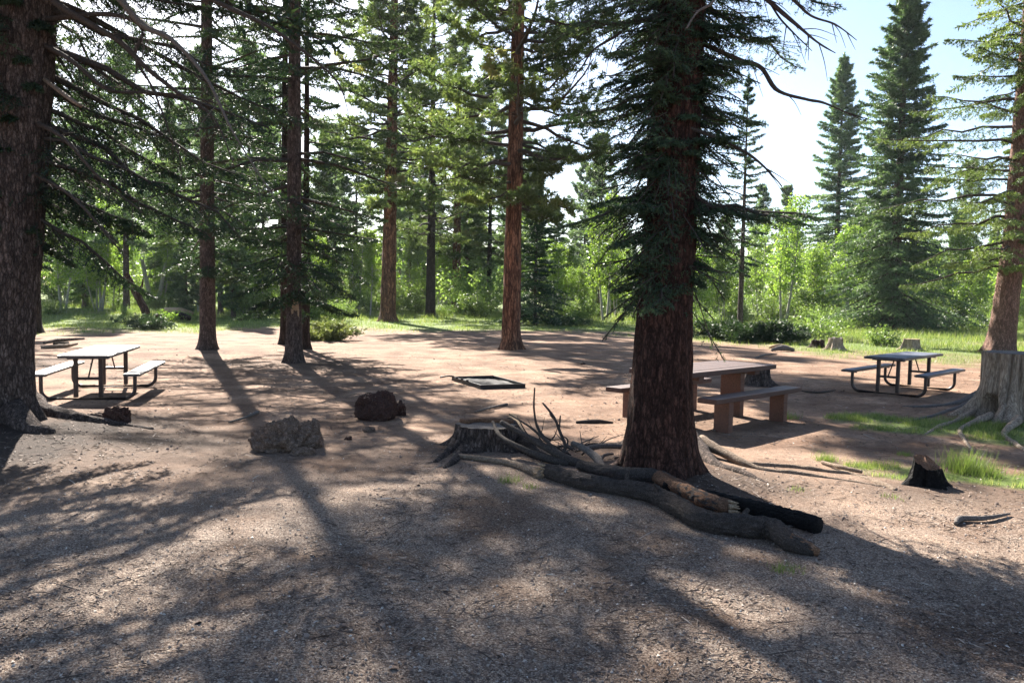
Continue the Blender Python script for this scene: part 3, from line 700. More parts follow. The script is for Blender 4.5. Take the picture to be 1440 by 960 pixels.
std_spruce('young_spruce', 752, 457, 9.2, .4, 2.6, .13, 170, 28, 0, 9, .16, .05, 'young dark spruce with boughs down to the grass, right of the lone orange-barked pine', seed=451, hang=.12, lowfade=.85, pw=.95, trunkres=(60, 14))
std_spruce('thin_conifer', 1040, 468, 13, 3.0, 1.9, .16, 75, 24, 0, 10, .14, .045, 'slender grey trunk rising from the dark junipers just right of the big spruce', bark='bark_grey', seed=461, skip=.2, trunkres=(80, 16))
std_spruce('spruce_tree', 1255, 464, 23, .5, 4.3, .38, 430, 34, 0, 10, .20, .072, 'large full blue-green spruce, tallest one behind the right metal table', mat='spruce_blue', seed=471, hang=.35, lowfade=.8, pw=.8, trunkres=(80, 18), a_lo=-.25, lmax=1.3)
std_spruce('spruce_tree', 1172, 446, 25, 2.5, 4.1, .36, 260, 28, 0, 9, .28, .105, 'narrow pointed blue-green spruce against the sky, left of the largest spruce', mat='spruce_blue', seed=481, lowfade=.8, pw=.6, trunkres=(60, 14), lmax=1.1)
# right edge tree
x, y, z = tree_at(1413, 496)
o14 = (x, y, z)
ap = [(0, 0, -1), rel_at(1426, 340, y, o14), rel_at(1437, 180, y, o14), rel_at(1450, 0, y, o14), (1.6, 0, 24)]
ap[0] = (-.25, 0, -1)
rad = lambda q: float(np.interp(q, [0, 1, 4, 10, 22], [.50, .45, .38, .28, .04]))
tr = trunk_geo(ap, rad, 22, 200, 50, 77, .45, .6, 5, .08, (10, 10, 2.6))
def r_len(z, az, rg): return .55 + .85 * np.clip(-np.cos(az), 0, 1)
(l1, l2), vt, _ = spruce(501, 22.5, 3.0, 3.5, 150, 50, 2, 10, .09, .034, ap, lowfade=.65, hang=.5, pw=.45, lenf=r_len, a_lo=.0, lmax=.8, zmax=11.5)
(l3, l4), vt3, _ = spruce(502, 22.5, 11, 2.6, 90, 26, 0, 9, .16, .06, ap, lowfade=1, hang=.3, pw=.7, sides=3)
t14 = assemble('spruce_tree', o14, tr, [l1, l2, l3, l4], vt + vt3, (M['bark_pink'], M['limb'], M['spruce_lit']), 'pinkish trunk at the right edge behind the big stump with sunlit-coloured olive boughs reaching left', 'tree')

# ------------------------------------------------------------------ BACKGROUND WOODS
def proto_aspen(seed, H, R, stems, nl, size):
    (V, F), (LVv, LTt) = aspen(seed, H, R, stems, nl, size)
    return mesh_np('stem', V, F, smooth=True), mesh_np('leaf_crown', LVv, [np.arange(len(LVv)).reshape(-1, 4)], LTt)
ASP = [proto_aspen(600, 7.0, 1.5, 2, 5200, .125), proto_aspen(601, 8.5, 1.6, 1, 5200, .13), proto_aspen(602, 5.0, 1.4, 3, 5200, .115), proto_aspen(603, 6.2, 1.7, 3, 6400, .12)]
SHR = []
for sd, H, R, nl, size in ((610, 1.6, 1.3, 2600, .10), (611, 1.1, 1.1, 2200, .085), (612, 2.4, 1.5, 3600, .12)):
    (V, F), (a, t_), k = shrub(sd, H, R, nl, size); SHR.append((mesh_np('stem', V, F), mesh_np('leaf_crown', a, [np.arange(len(a)).reshape(-1, k)], t_)))
def proto_con(kind, seed, H, z0, R, **kw):
    ap = [(0, 0, -1), (0, 0, H + 1)]
    tr = trunk_geo(ap, lambda q: .013 * H * max(.08, 1 - .9 * q / H), H * .97, 40, 10, seed, .3, .5)
    if kind == 'spruce': ls, vt, _ = spruce(seed, H, z0, R, ap=ap, **kw)
    else: ls, vt, _ = pine(seed, H, z0, R, ap=ap, **kw)
    return mesh_np('trunk', *tr, smooth=True), mesh_np('limb_wood', *join([ls[0]])), crown_mesh('crown', vt)
CON = [proto_con('spruce', 620, 17, 1.2, 3.0, nb=150, tw=22, nd=9, nl=.30, nw=.12),
       proto_con('spruce', 621, 14, .8, 2.4, nb=130, tw=20, nd=9, nl=.30, nw=.12),
       proto_con('pine', 622, 19, 5, 3.6, nb=60, clumps=9, nd=9, nl=.34, nw=.10),
       proto_con('pine', 623, 16, 4, 3.2, nb=55, clumps=9, nd=9, nl=.34, nw=.10),
       proto_con('spruce', 624, 10, .5, 1.9, nb=110, tw=18, nd=8, nl=.26, nw=.10)]
rnd = random.Random(7)
def put(name, meshes, names, mats, x, y, s, rz, label, cat, group, kind=None):
    r = empty(name, (x, y, gzf(x, y)), rz); r.scale = (s, s, s * rnd.uniform(.9, 1.12)); tag(r, label, cat, group)
    for me, nm, mt in zip(meshes, names, mats):
        o = link(nm, me, mt, r)
        if nm in ('limb_wood',): o['kind'] = 'stuff'
    return r
# shrub belt at the forest edge, aspens, then conifers; all world positions on receding rows
def rows(y0, y1, step, jit, xlim=.66):
    y = y0
    while y < y1:
        hw = y * xlim + 3; x = -hw + rnd.uniform(0, step)
        while x < hw:
            yield x + rnd.uniform(-jit, jit), y + rnd.uniform(-jit, jit); x += step * rnd.uniform(.7, 1.3)
        y += step * 1.1
def pxof(x, y): return 720 + x / y * FPX
BANDS = [(60, 'hidden round the massive left trunk'), (185, 'straight above the left metal table'), (290, 'just left of the slim spruce'), (405, 'between the slim and the scarred spruce'), (545, 'between the scarred spruce and leaning ponderosa'),
         (605, 'just right of the leaning ponderosa'), (718, 'left of the lone centre pine'), (800, 'behind the young spruce'), (890, 'just left of the big spruce trunk'), (980, 'hidden by the big spruce trunk'), (1045, 'left of the slender grey trunk'),
         (1120, 'just right of the slender grey trunk'), (1200, 'behind the small grey stump'), (1320, 'behind the largest spruce'), (1410, 'between the largest spruce and right-edge trunk'), (1e9, 'right of the right-edge trunk')]
def band(x, y):
    p = pxof(x, y)
    for b, t in BANDS:
        if p < b: return t
cnt_a = 0
for x, y in rows(58, 84, 5.2, 2.0):
    px = pxof(x, y)
    if 1180 < px < 1330 and y < 62: continue
    if -6 < x < 3 and y < 66: continue
    k = rnd.randrange(4); cnt_a += 1
    put('aspen_tree', ASP[k], ('trunk', 'crown'), (M['bark_pale'], M['aspen']), x, y, rnd.uniform(.75, 1.25), rnd.uniform(0, 6.28), 'leafy aspen deep in the thicket, ' + band(x, y), 'aspen', 'aspens in the thicket at the forest edge')
# closer aspens on the right
for i, (px, py, s, k) in enumerate([(1125, 445, .85, 0), (1150, 447, .8, 3), (1085, 446, .75, 2), (1200, 449, .8, 0), (1375, 452, .9, 1), (1345, 447, .8, 0), (1015, 443, .8, 3), (985, 441, .9, 0), (1060, 441, .9, 1), (1425, 450, 1.0, 0),
                                    (228, 436, .9, 1), (135, 438, .9, 3), (85, 440, 1.0, 0), (470, 437, .9, 2), (505, 436, .8, 0), (800, 437, .9, 3), (835, 438, .95, 2), (870, 437, 1.0, 0), (330, 436, .9, 0), (380, 436, .9, 3)]):
    x, y = at(px, py)
    put('aspen_tree', ASP[k], ('trunk', 'crown'), (M['bark_pale'], M['aspen']), x, y, s, i * 1.3, 'pale-stemmed aspen at the near edge of the thicket, ' + band(x, y), 'aspen', 'aspens along the near edge of the thicket')
for x, y in rows(50, 66, 3.6, 1.4):
    px = pxof(x, y)
    if grass_mask(np.array([x]), np.array([y]))[0] < .3: continue
    if (520 < px < 780 and y < 58) or (760 < px < 900 and y < 56): continue
    if rnd.random() < .25: continue
    k = rnd.randrange(3)
    put('shrub', SHR[k], ('stem', 'foliage'), (M['limb'], M['willow']), x, y, rnd.uniform(.5, 1.05), rnd.uniform(0, 6.28), 'low green shrub in the meadow grass, ' + band(x, y), 'shrub', 'low shrubs in front of the aspens')
for x, y in rows(66, 100, 7.0, 2.5):
    if rnd.random() < .2: continue
    k = 2 if rnd.random() < .6 else 0
    put('shrub', SHR[k], ('stem', 'foliage'), (M['limb'], M['willow']), x, y, rnd.uniform(1.1, 1.9), rnd.uniform(0, 6.28), 'tall shrub among the aspen stems, ' + band(x, y), 'shrub', 'tall shrubs among the aspens')
for x, y in rows(80, 150, 9.5, 4.0, .68):
    px = pxof(x, y)
    k = rnd.choice([0, 0, 1, 2, 3, 2, 4])
    s = rnd.uniform(.75, 1.15)
    if px < 760:
        s *= 1.2
        if k in (0, 1, 4) and rnd.random() < .6: k = 2
        if rnd.random() < .45: continue
    if px > 960: s *= .8 * (1.0 if k == 4 else .85)
    if 740 < px < 960: s *= .85
    put('spruce_tree' if k in (0, 1, 4) else 'pine_tree', CON[k], ('trunk', 'limb_wood', 'crown'), (M['bark_grey'], M['limb'], M['pine_far']), x, y, s, rnd.uniform(0, 6.28),
        ('distant pointed spruce' if k in (0, 1, 4) else 'distant pine') + ' beyond the aspens, ' + band(x, y), 'tree', 'distant spruces beyond the aspens' if k in (0, 1, 4) else 'distant pines beyond the aspens')
# the far wood: one mass of foliage on a gentle rise beyond everything countable
rg = Rg(88); n = 22000; ang = rg.u(-.72, .72, n); dist = rg.u(165, 260, n); hx = np.sin(ang) * dist; hy = np.cos(ang) * dist
hh = rg.u(0, 1, n) ** .8 * (11 + 6 * n2(hx, hy, .06, 3, 91) + 5 * n2(hx, hy, .3, 2, 92)); Pc = np.stack([hx, hy, gz(hx, hy) + hh], -1)
a_, t_ = leaves_geo(rg, Pc, np.clip(rg.r.normal(.45, .2, n), 0, 1), 1.6)
tag(link('distant_woods', mesh_np('distant_woods', a_, [np.arange(len(a_)).reshape(-1, 4)], t_), M['pine_far']), 'far-off wood reading as one dark green mass at the horizon', 'woods', kind='stuff')
# individually visible mid-distance conifers
for i, (px, py, k, s, lab) in enumerate([
        (1114, 434, 1, 1.05, 'thin distant spruce spire against the sky between the big spruce and the narrow one'),
        (1345, 438, 2, .85, 'pale distant pine seen against the sky right of the largest spruce'),
        (178, 440, 2, .95, 'tall dark pine beyond the grass above the left metal table'),
        (328, 447, 1, .8, 'small dark trunk beyond the slim spruce at the left'),
        (310, 442, 3, .9, 'dark trunk hidden close right behind the slim left spruce'),
        (262, 447, 4, .75, 'small bushy young spruce in the grass beside the fallen timber'),
        (455, 436, 0, .95, 'hazy spruce at the far end of the grass right of the left cluster'),
        (500, 434, 2, 1.0, 'hazy pine left of the leaning ponderosa'),
        (662, 433, 0, 1.15, 'dark spruce filling the gap behind the far centre pines'),
        (820, 433, 2, 1.0, 'grey-green pine beyond the young spruce, left of the big trunk'),
        (860, 435, 0, .9, 'distant spruce just left of the big foreground trunk'),
        (1395, 440, 0, .85, 'dark spruce in the distance left of the right-edge trunk'),
        (120, 434, 0, 1.1, 'tall dark spruce in the distance above the left metal table'),
        (240, 434, 0, 1.0, 'dark spruce in the distance left of the slim spruce'),
        (370, 434, 3, 1.1, 'dark pine in the distance left of the scarred spruce'),
        (1020, 434, 3, .8, 'distant pine right beside the big trunk low against the sky')]):
    x, y = at(px, py)
    put('spruce_tree' if k in (0, 1, 4) else 'pine_tree', CON[k], ('trunk', 'limb_wood', 'crown'), (M['bark_dark'], M['limb'], M['pine_far'] if i not in (3, 4, 5, 2) else M['pine']), x, y, s, i * 1.9, lab, 'tree', None)
for i, (px, py, k, s, lab) in enumerate([
        (350, 436, 3, 1.3, 'broad dark pine filling the gap left of the scarred spruce'),
        (575, 434, 3, 1.1, 'olive pine crown far behind the leaning ponderosa')]):
    x, y = at(px, py)
    put('spruce_tree' if k in (0, 1, 4) else 'pine_tree', CON[k], ('trunk', 'limb_wood', 'crown'), (M['bark_dark'], M['limb'], M['spruce_blue']), x, y, s, i * 2.3, lab, 'tree', None)
# junipers and shrubs nearer
def bush(px, py, H, R, nl, size, mat, label, seed, spiky=True, name='juniper_bush', cat='bush', upright=.8):
    x, y = at(px, py); r = empty(name, (x, y, gzf(x, y))); tag(r, label, cat)
    (V, F), (a, t_), k = shrub(seed, H, R, nl, size, 40, upright, spiky)
    link('stem', mesh_np('stem', V, F), M['limb'], r); link('foliage', mesh_np('foliage', a, [np.arange(len(a)).reshape(-1, k)], t_), M[mat], r)
bush(460, 478, 1.0, 1.1, 3000, .10, 'juniper_lit', 'sunlit-toned pale olive juniper bush in the sun right of the scarred spruce', 701)
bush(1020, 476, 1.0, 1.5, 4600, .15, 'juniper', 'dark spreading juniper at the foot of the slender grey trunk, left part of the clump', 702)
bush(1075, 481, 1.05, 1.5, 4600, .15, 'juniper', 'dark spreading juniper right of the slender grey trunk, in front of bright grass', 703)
bush(1140, 474, 1.2, 1.6, 3200, .10, 'willow', 'bright green leafy bush between the dark junipers and the small grey stump', 704, False, 'leafy_bush')
bush(1238, 486, 1.0, .8, 1500, .085, 'willow', 'loose leafy shrub just left behind the right metal table', 705, False, 'leafy_bush')
bush(1185, 462, 1.1, 1.5, 2600, .11, 'willow', 'grey-green shrub at the left foot of the largest spruce', 706, False, 'leafy_bush')
bush(1335, 464, 1.5, 2.0, 3600, .13, 'juniper', 'dark shrub at the right foot of the largest spruce', 707, False, 'leafy_bush')
bush(205, 463, .8, 1.1, 1700, .11, 'juniper', 'low dark-green shrub round the leaning broken trunk', 708)
bush(800, 458, .7, 1.2, 1200, .11, 'juniper', 'low dark juniper spreading at the right foot of the young spruce', 709)
bush(240, 452, .9, .9, 900, .10, 'aspen', 'small yellow-green bush beside the fallen timber', 710, False, 'leafy_bush')

# ------------------------------------------------------------------ FURNITURE
def box_bm(bm, c, s, rot=None, bev=0.0):
    m = Matrix.Translation(c) @ (rot if rot is not None else Matrix.Identity(4)) @ Matrix.Diagonal((*s, 1))
    r = bmesh.ops.create_cube(bm, size=1.0, matrix=m)
    if bev: bmesh.ops.bevel(bm, geom=list({e for v in r['verts'] for e in v.link_edges}), offset=bev, segments=2, affect='EDGES', profile=.6)
def bm_obj(name, bm, mat, parent, smooth=False):
    me = bpy.data.meshes.new(name); bm.to_mesh(me); bm.free()
    if smooth:
        for p in me.polygons: p.use_smooth = True
    return link(name, me, mat, parent)
def slab(name, w_, l_, h_, zc, cx, mat, parent, rc=.05, rim=None, cyo=0.0):
    """rounded-corner slab with long axis y"""
    bm = bmesh.new(); pts = []
    for sx, sy, a0 in ((1, 1, 0), (-1, 1, 90), (-1, -1, 180), (1, -1, 270)):
        for k in range(5):
            a = RAD(a0 + k * 22.5); pts.append((cx + sx * (w_ / 2 - rc) + math.cos(a) * rc, cyo + sy * (l_ / 2 - rc) + math.sin(a) * rc))
    vb = [bm.verts.new((p[0], p[1], zc - h_ / 2)) for p in pts]; vt_ = [bm.verts.new((p[0], p[1], zc + h_ / 2)) for p in pts]
    bm.faces.new(vt_); bm.faces.new(vb[::-1]); n = len(pts)
    for i in range(n): bm.faces.new((vb[i], vb[(i + 1) % n], vt_[(i + 1) % n], vt_[i]))
    bmesh.ops.bevel(bm, geom=[e for e in bm.edges if abs(e.verts[0].co.z - e.verts[1].co.z) < 1e-6], offset=.006, segments=2, affect='EDGES')
    return bm_obj(name, bm, mat, parent)
def metal_table(x, y, yaw, label):
    t = empty('picnic_table', (x, y, gzf(x, y)), yaw); tag(t, label, 'picnic table', 'metal picnic tables')
    Lt = 2.43; hl = Lt / 2; e = .30; b = .70; p = .187
    slab('tabletop_rim', .78, Lt, .045, .735, 0, M['rim'], t, .06)
    slab('tabletop', .70, Lt - .08, .006, .7618, 0, M['tabletop'], t, .05)
    for s in (-1, 1):
        st = slab('seat', .26, Lt, .04, .44, s * b, M['rim'], t, .05)
        slab('seat_surface', .21, Lt - .06, .006, .4642, s * b, M['tabletop'], st, .04)
    for s in (-1, 1):
        yy = s * (hl - e)
        c = .16; pts = []
        x0 = b; 
        for k in range(2): pts.append((-x0, .42 - k * .2))
        for k in range(8): a = math.pi + k / 7 * math.pi / 2; pts.append((-x0 + c + c * math.cos(a), c + .03 + c * math.sin(a)))
        pts = pts + [(-q[0], q[1]) for q in pts[::-1]]
        P = np.array([[(q[0], yy, q[1]) for q in pts]])
        V, F = tubes(P, np.full((1, len(pts)), .03), 10)
        link('seat_frame', mesh_np('seat_frame', V, F, smooth=True), M['frame'], t)
        for sx in (-1, 1):
            bm = bmesh.new(); box_bm(bm, (sx * p, yy, .385), (.065, .065, .66), bev=.008); bm_obj('leg', bm, M['frame'], t)
            bm = bmesh.new(); box_bm(bm, (sx * b, yy, .407), (.17, .05, .03), bev=.005); bm_obj('seat_bracket', bm, M['frame'], t)
        bm = bmesh.new(); box_bm(bm, (0, yy, .36), (2 * p - .06, .035, .045), bev=.005); bm_obj('crossbar', bm, M['frame'], t)
        bm = bmesh.new(); box_bm(bm, (0, yy, .695), (.62, .06, .035), bev=.005); bm_obj('top_bracket', bm, M['frame'], t)
        P = np.array([[(0, yy, .37), (0, yy - s * .16, .53), (0, yy - s * .33, .70)]])
        V, F = tubes(P, np.full((1, 3), .013), 8); link('brace', mesh_np('brace', V, F, smooth=True), M['frame'], t)
    return t
metal_table(-7.08, 14.24, .236, 'steel picnic table with grey top near the massive left trunk, beside the brown rock')
metal_table(8.09, 16.96, -.764, 'steel picnic table with grey top in the sun left of the big grey stump')
# wooden table
wt = empty('wooden_picnic_table', (2.98, 12.62, gzf(3, 12.6)), RAD(-45)); tag(wt, 'heavy brown wooden picnic table with timber slab legs, partly behind the big spruce trunk', 'picnic table')
rw = random.Random(3)
for i in range(5):
    cx = -.40 + i * .20; bm = bmesh.new(); box_bm(bm, (cx, rw.uniform(-.02, .02), .785 + rw.uniform(-.002, .002)), (.186, 2.55 + rw.uniform(-.02, .02), .07), bev=.008); bm_obj('plank', bm, M['plank'], wt)
for s in (-1, 1):
    bm = bmesh.new(); box_bm(bm, (0, s * .8, .715), (.86, .14, .068), bev=.01); bm_obj('crosspiece', bm, M['plank'], wt)
    bm = bmesh.new(); box_bm(bm, (0, s * .8, .33), (.36, .13, .70), bev=.012); bm_obj('leg', bm, M['leg_wood'], wt)
def wood_bench(sx, label):
    c = Matrix.Rotation(RAD(-45), 4, 'Z') @ Vector((sx * .80, 0, 0))
    b = empty('wooden_bench', (2.98 + c.x, 12.62 + c.y, gzf(2.98 + c.x, 12.62 + c.y)), RAD(-45)); tag(b, label, 'bench', 'benches of the wooden picnic table')
    bm = bmesh.new(); box_bm(bm, (0, 0, .465), (.30, 2.5, .07), bev=.01)
    bm_obj('seat', bm, M['plank'], b)
    for s in (-1, 1):
        bm = bmesh.new(); box_bm(bm, (0, s * .8, .19), (.24, .12, .476), bev=.012); bm_obj('leg', bm, M['leg_wood'], b)
wood_bench(1, 'brown wooden bench nearer the camera, right of the big trunk')
wood_bench(-1, 'brown wooden bench on the far side, its end showing left of the big trunk')

# fire box
fx, fy = -.49, 16.9
fr = empty('fire_pit', (fx, fy, gzf(fx, fy)), RAD(24)); tag(fr, 'low black steel fire box with pale ash inside, on the soil at the centre', 'fire pit')
for c, s in (((0, .82, .01), (.96, .016, .16)), ((0, -.82, .01), (.96, .016, .16)), ((.47, 0, .01), (.016, 1.62, .16)), ((-.47, 0, .01), (.016, 1.62, .16))):
    bm = bmesh.new(); box_bm(bm, c, s, bev=.004); bm_obj('side_panel', bm, M['steel'], fr)
gx, gy = np.meshgrid(np.linspace(-.46, .46, 30), np.linspace(-.81, .81, 28)); 
az_ = .03 + .03 * fbm(np.stack([gx * 4, gy * 4, gx * 0], -1), 3, 5) + .05 * np.exp(-(gx ** 2 + gy ** 2) / .12)
i_ = np.arange(30 * 28).reshape(28, 30)
link('ash_bed', mesh_np('ash_bed', np.stack([gx, gy, az_], -1).reshape(-1, 3), [np.stack([i_[:-1, :-1], i_[:-1, 1:], i_[1:, 1:], i_[1:, :-1]], -1).reshape(-1, 4)], smooth=True), M['ash'], fr)
V, F = rough_tube([(-.47, .7, .095), (-.58, .74, .11), (-.75, .8, .08)], [.018, .018, .018], 8, 8, .02, 3, 1); link('grate_handle', mesh_np('grate_handle', V, F, smooth=True), M['steel'], fr)
for k in range(3):
    bm = bmesh.new(); box_bm(bm, (-.48, -.1 + k * .3, .10), (.05, .03, .03)); bm_obj('hinge_lug', bm, M['steel'], fr)

# ------------------------------------------------------------------ ROCKS
def rock(px, py, sx, sy, sz, mat, label, seed, sub=5, rough=.28, name='rock', cat='rock', parent=None, off=(0, 0, 0), sharp=1.0, yaw=0):
    x, y = at(px, py)
    bm = bmesh.new(); bmesh.ops.create_icosphere(bm, subdivisions=sub, radius=1.0)
    P = np.array([v.co[:] for v in bm.verts])
    rg_ = Rg(seed)
    # cut with random planes for facets
    for k in range(16):
        nn = rg_.sph(1)[0]; dd = rg_.u(.60, .88); pr = P @ nn; P = P - np.outer(np.clip(pr - dd, 0, None) * .95, nn)
    c1_ = np.clip(fbm(P * 3.1, 2, seed + 9) * 2.6 - .25, 0, 1); r_ = 1 + rough * .7 * fbm(P * 1.6, 3, seed) * sharp + rough * .75 * (.55 - 2.6 * np.abs(fbm(P * 2.4, 4, seed + 4, .55))) * sharp - rough * .8 * c1_ * c1_ * (3 - 2 * c1_) + .08 * fbm(P * 7, 3, seed) + .02 * fbm(P * 14, 2, seed + 1)
    P = P * r_[:, None]; P[:, 2] = np.where(P[:, 2] < 0, P[:, 2] * .5, P[:, 2])
    for v, p in zip(bm.verts, P): v.co = (p[0] * sx, p[1] * sy, p[2] * sz)
    if parent is None:
        o = bm_obj(name, bm, mat, None, False); o.location = (x, y, gzf(x, y) + sz * .12); o.rotation_euler[2] = yaw; tag(o, label, cat)
    else:
        o = bm_obj(name, bm, mat, parent, False); o.location = off
    return o
r1 = rock(402, 631, .36, .30, .36, M['rock'], 'tan pitted boulder left of centre, nearer one of the two big rocks', 801, 6)
rock(425, 640, .14, .10, .09, M['rock'], 'small smooth rock leaning on the front of the tan pitted boulder', 802, 4)
rock(441, 629, .13, .14, .30, M['rock'], 'jagged upright fragment against the right side of the tan boulder', 803, 4, .4)
rock(531, 588, .36, .30, .47, M['rock_dark'], 'dark reddish hollowed boulder in the shade beyond the tan one', 804, 6, .17)
rock(562, 583, .12, .12, .2, M['rock_dark'], 'small dark chunk touching the right side of the dark boulder', 814, 4, .35)
rock(520, 607, .09, .08, .09, M['rock'], 'fist-sized brown rock just in front of the dark boulder', 805, 4)
rock(167, 597, .22, .16, .20, M['rock_dark'], 'brown rock beside the roots in front of the left metal table', 806)
rock(134, 594, .18, .12, .07, M['rock'], 'flat low stone left of the brown rock under the left table', 807, 4)
rock(1007, 606, .07, .05, .05, M['rock'], 'pale fist-sized stone at the foot of the near wooden bench', 808, 3)
for i, (px, py, s, lb) in enumerate([(490, 619, .06, 'small dark stone right of the tan boulder'), (1155, 733, .02, ''), (430, 655, .03, ''), (820, 512, .09, 'dark lump in the tree shadow right of the fire box'), (1225, 590, .0, '')]):
    if lb: rock(px, py, s, s * .8, s * .8, M['rock_dark'], lb, 820 + i, 3)

# ------------------------------------------------------------------ STUMPS
def stump_geo(R0, H, seed, lobes=6, flare=.8, fh=.35, tilt=0.0, rings=60, sides=120, hole=None, amp=.08, jag=0.0, streak=6):
    zz = np.linspace(-.08, 1, rings) * H; a = np.arange(sides) / sides * 2 * np.pi; A, Z = np.meshgrid(a, zz)
    ph = np.random.RandomState(seed).rand(3) * 6
    lob = np.clip(.5 + .5 * np.cos(lobes * A + ph[0] + np.sin(2 * A + ph[1])), 0, 1) ** 1.6
    zn = np.clip(Z / H, 0, 1)
    R_ = R0 * (1 + flare * np.exp(-zn / fh) * (.25 + lob) - .05 * (1 - lob) * (1 - zn) + .05 * np.cos(2 * A + ph[2]))
    P = np.stack([np.cos(A), np.sin(A), Z * .4 / max(R0, .1)], -1)
    R_ = R_ * (1 + amp * fbm(P * np.array([streak, streak, 1.5]), 4, seed) - amp * 1.2 * np.clip(1 - 5 * np.abs(fbm(P * np.array([streak * .6, streak * .6, .5]), 2, seed + 2)), 0, 1))
    if hole:
        for (ha, hz, wa, wz, dp) in hole:
            dA = (A - ha + np.pi) % (2 * np.pi) - np.pi; k = np.exp(-((dA / wa) ** 2 + ((Z - hz) / wz) ** 2) ** 2); R_ = R_ * (1 - dp * k)
    top = H * (1 + jag * fbm(np.stack([np.cos(a) * 2, np.sin(a) * 2, a * 0], -1), 3, seed + 6)) + tilt * np.cos(a - 2.0) * R0
    Zs = np.where(zn > .8, Z + (top[None] - H) * ((zn - .8) / .2), Z)
    V = np.stack([np.cos(A) * R_, np.sin(A) * R_, Zs], -1).reshape(-1, 3)
    idx = np.arange(rings * sides).reshape(rings, sides)
    F = np.stack([idx[:-1], np.roll(idx[:-1], -1, 1), np.roll(idx[1:], -1, 1), idx[1:]], -1).reshape(-1, 4)
    rim = V[-sides:].copy(); return (V, [F]), rim
def stump_top(rim, seed, jag=.01, name='cut_face'):
    c = rim.mean(0); rings = []
    for k, s in enumerate(np.linspace(1, .02, 9)):
        q = c + (rim - c) * s; q[:, 2] += .003 + jag * fbm(q * 14, 3, seed) * (1 if 0 < k else 0) - (0.004 if k else 0.0); rings.append(q)
    V = np.vstack(rings); n = len(rim); idx = np.arange(9 * n).reshape(9, n)
    return V, [np.stack([idx[:-1], np.roll(idx[:-1], -1, 1), np.roll(idx[1:], -1, 1), idx[1:]], -1).reshape(-1, 4), ]
def stump(px, py, R0, H, label, mat, topmat, seed, **kw):
    x, y = at(px, py); o = (x, y, gzf(x, y)); r = empty('tree_stump', o); tag(r, label, 'stump')
    jag = kw.pop('tj', .01)
    (V, F), rim = stump_geo(R0, H, seed, **kw)
    link('stump_wood', mesh_np('stump_wood', V, F, smooth=True), M[mat], r)
    V, F = stump_top(rim, seed, jag); link('cut_face', mesh_np('cut_face', V, F, smooth=True), M[topmat], r)
    return r, o
# stump in front of centre
s1, so1 = stump(683, 632, .33, .27, 'low dark stump with pale cut top and splintered slab, in front of the branches', 'bark_grey', 'dead_grey', 901, lobes=5, flare=.6, fh=.4, amp=.1)
V, F = rough_tube([(-.30, .12, .285), (-.1, .24, .29), (.14, .25, .29), (.31, .15, .28)], [.05, .06, .055, .05], 40, 12, .5, 11, 3); V[:, 2] = np.clip(V[:, 2], .22, .315)
link('raised_slab', mesh_np('raised_slab', V, F), M['orange_wood'], s1)
root_part(s1, so1, [(655, 618), (635, 636), (612, 652)], [.08, .06, .03], M['bark_grey'], seed=41, z0=so1[2] + .14)
root_part(s1, so1, [(715, 618), (745, 642), (780, 655), (812, 660)], [.12, .09, .06, .03], M['bark_dark'], seed=42, z0=so1[2] + .15)
root_part(s1, so1, [(720, 610), (750, 635), (775, 648)], [.07, .05, .03], M['wood_pale'], seed=43, z0=so1[2] + .19)
root_part(s1, so1, [(660, 625), (640, 650), (625, 660)], [.06, .045, .02], M['bark_grey'], seed=44, z0=so1[2] + .08)
# big right stump
s2, so2 = stump(1424, 592, .50, 1.02, 'big weathered grey stump at the right edge with flat top and spreading roots', 'stump_grey', 'dead_grey', 911, lobes=6, flare=.85, fh=.22,
                rings=90, sides=180, amp=.10, streak=5, hole=[(math.pi * 1.12, .17, .30, .17, .55), (math.pi * 1.52, .25, .20, .22, .40), (math.pi * 1.60, .62, .06, .30, .22), (math.pi * 1.36, .55, .04, .25, .08)])
# charred hollows as dark wood lining
for pa, hz, wr, hh in ((math.pi * 1.12, .17, .10, .12),):
    pass
root_part(s2, so2, [(1385, 575), (1350, 578), (1310, 590), (1262, 597)], [.09, .05, .035, .012], M['dead_grey'], seed=51, z0=so2[2] + .18)
root_part(s2, so2, [(1378, 588), (1345, 597), (1320, 603), (1300, 612)], [.09, .045, .03, .012], M['stump_grey'], seed=52, z0=so2[2] + .10)
root_part(s2, so2, [(1375, 570), (1340, 572), (1300, 577), (1268, 574)], [.08, .05, .04, .015], M['dead_grey'], seed=53, z0=so2[2] + .14)
root_part(s2, so2, [(1392, 598), (1352, 606), (1356, 620), (1368, 634)], [.07, .035, .028, .015], M['stump_grey'], seed=54, z0=so2[2] + .08)
root_part(s2, so2, [(1432, 604), (1412, 614), (1428, 626), (1452, 638)], [.07, .035, .035, .02], M['stump_grey'], seed=55, z0=so2[2] + .08)
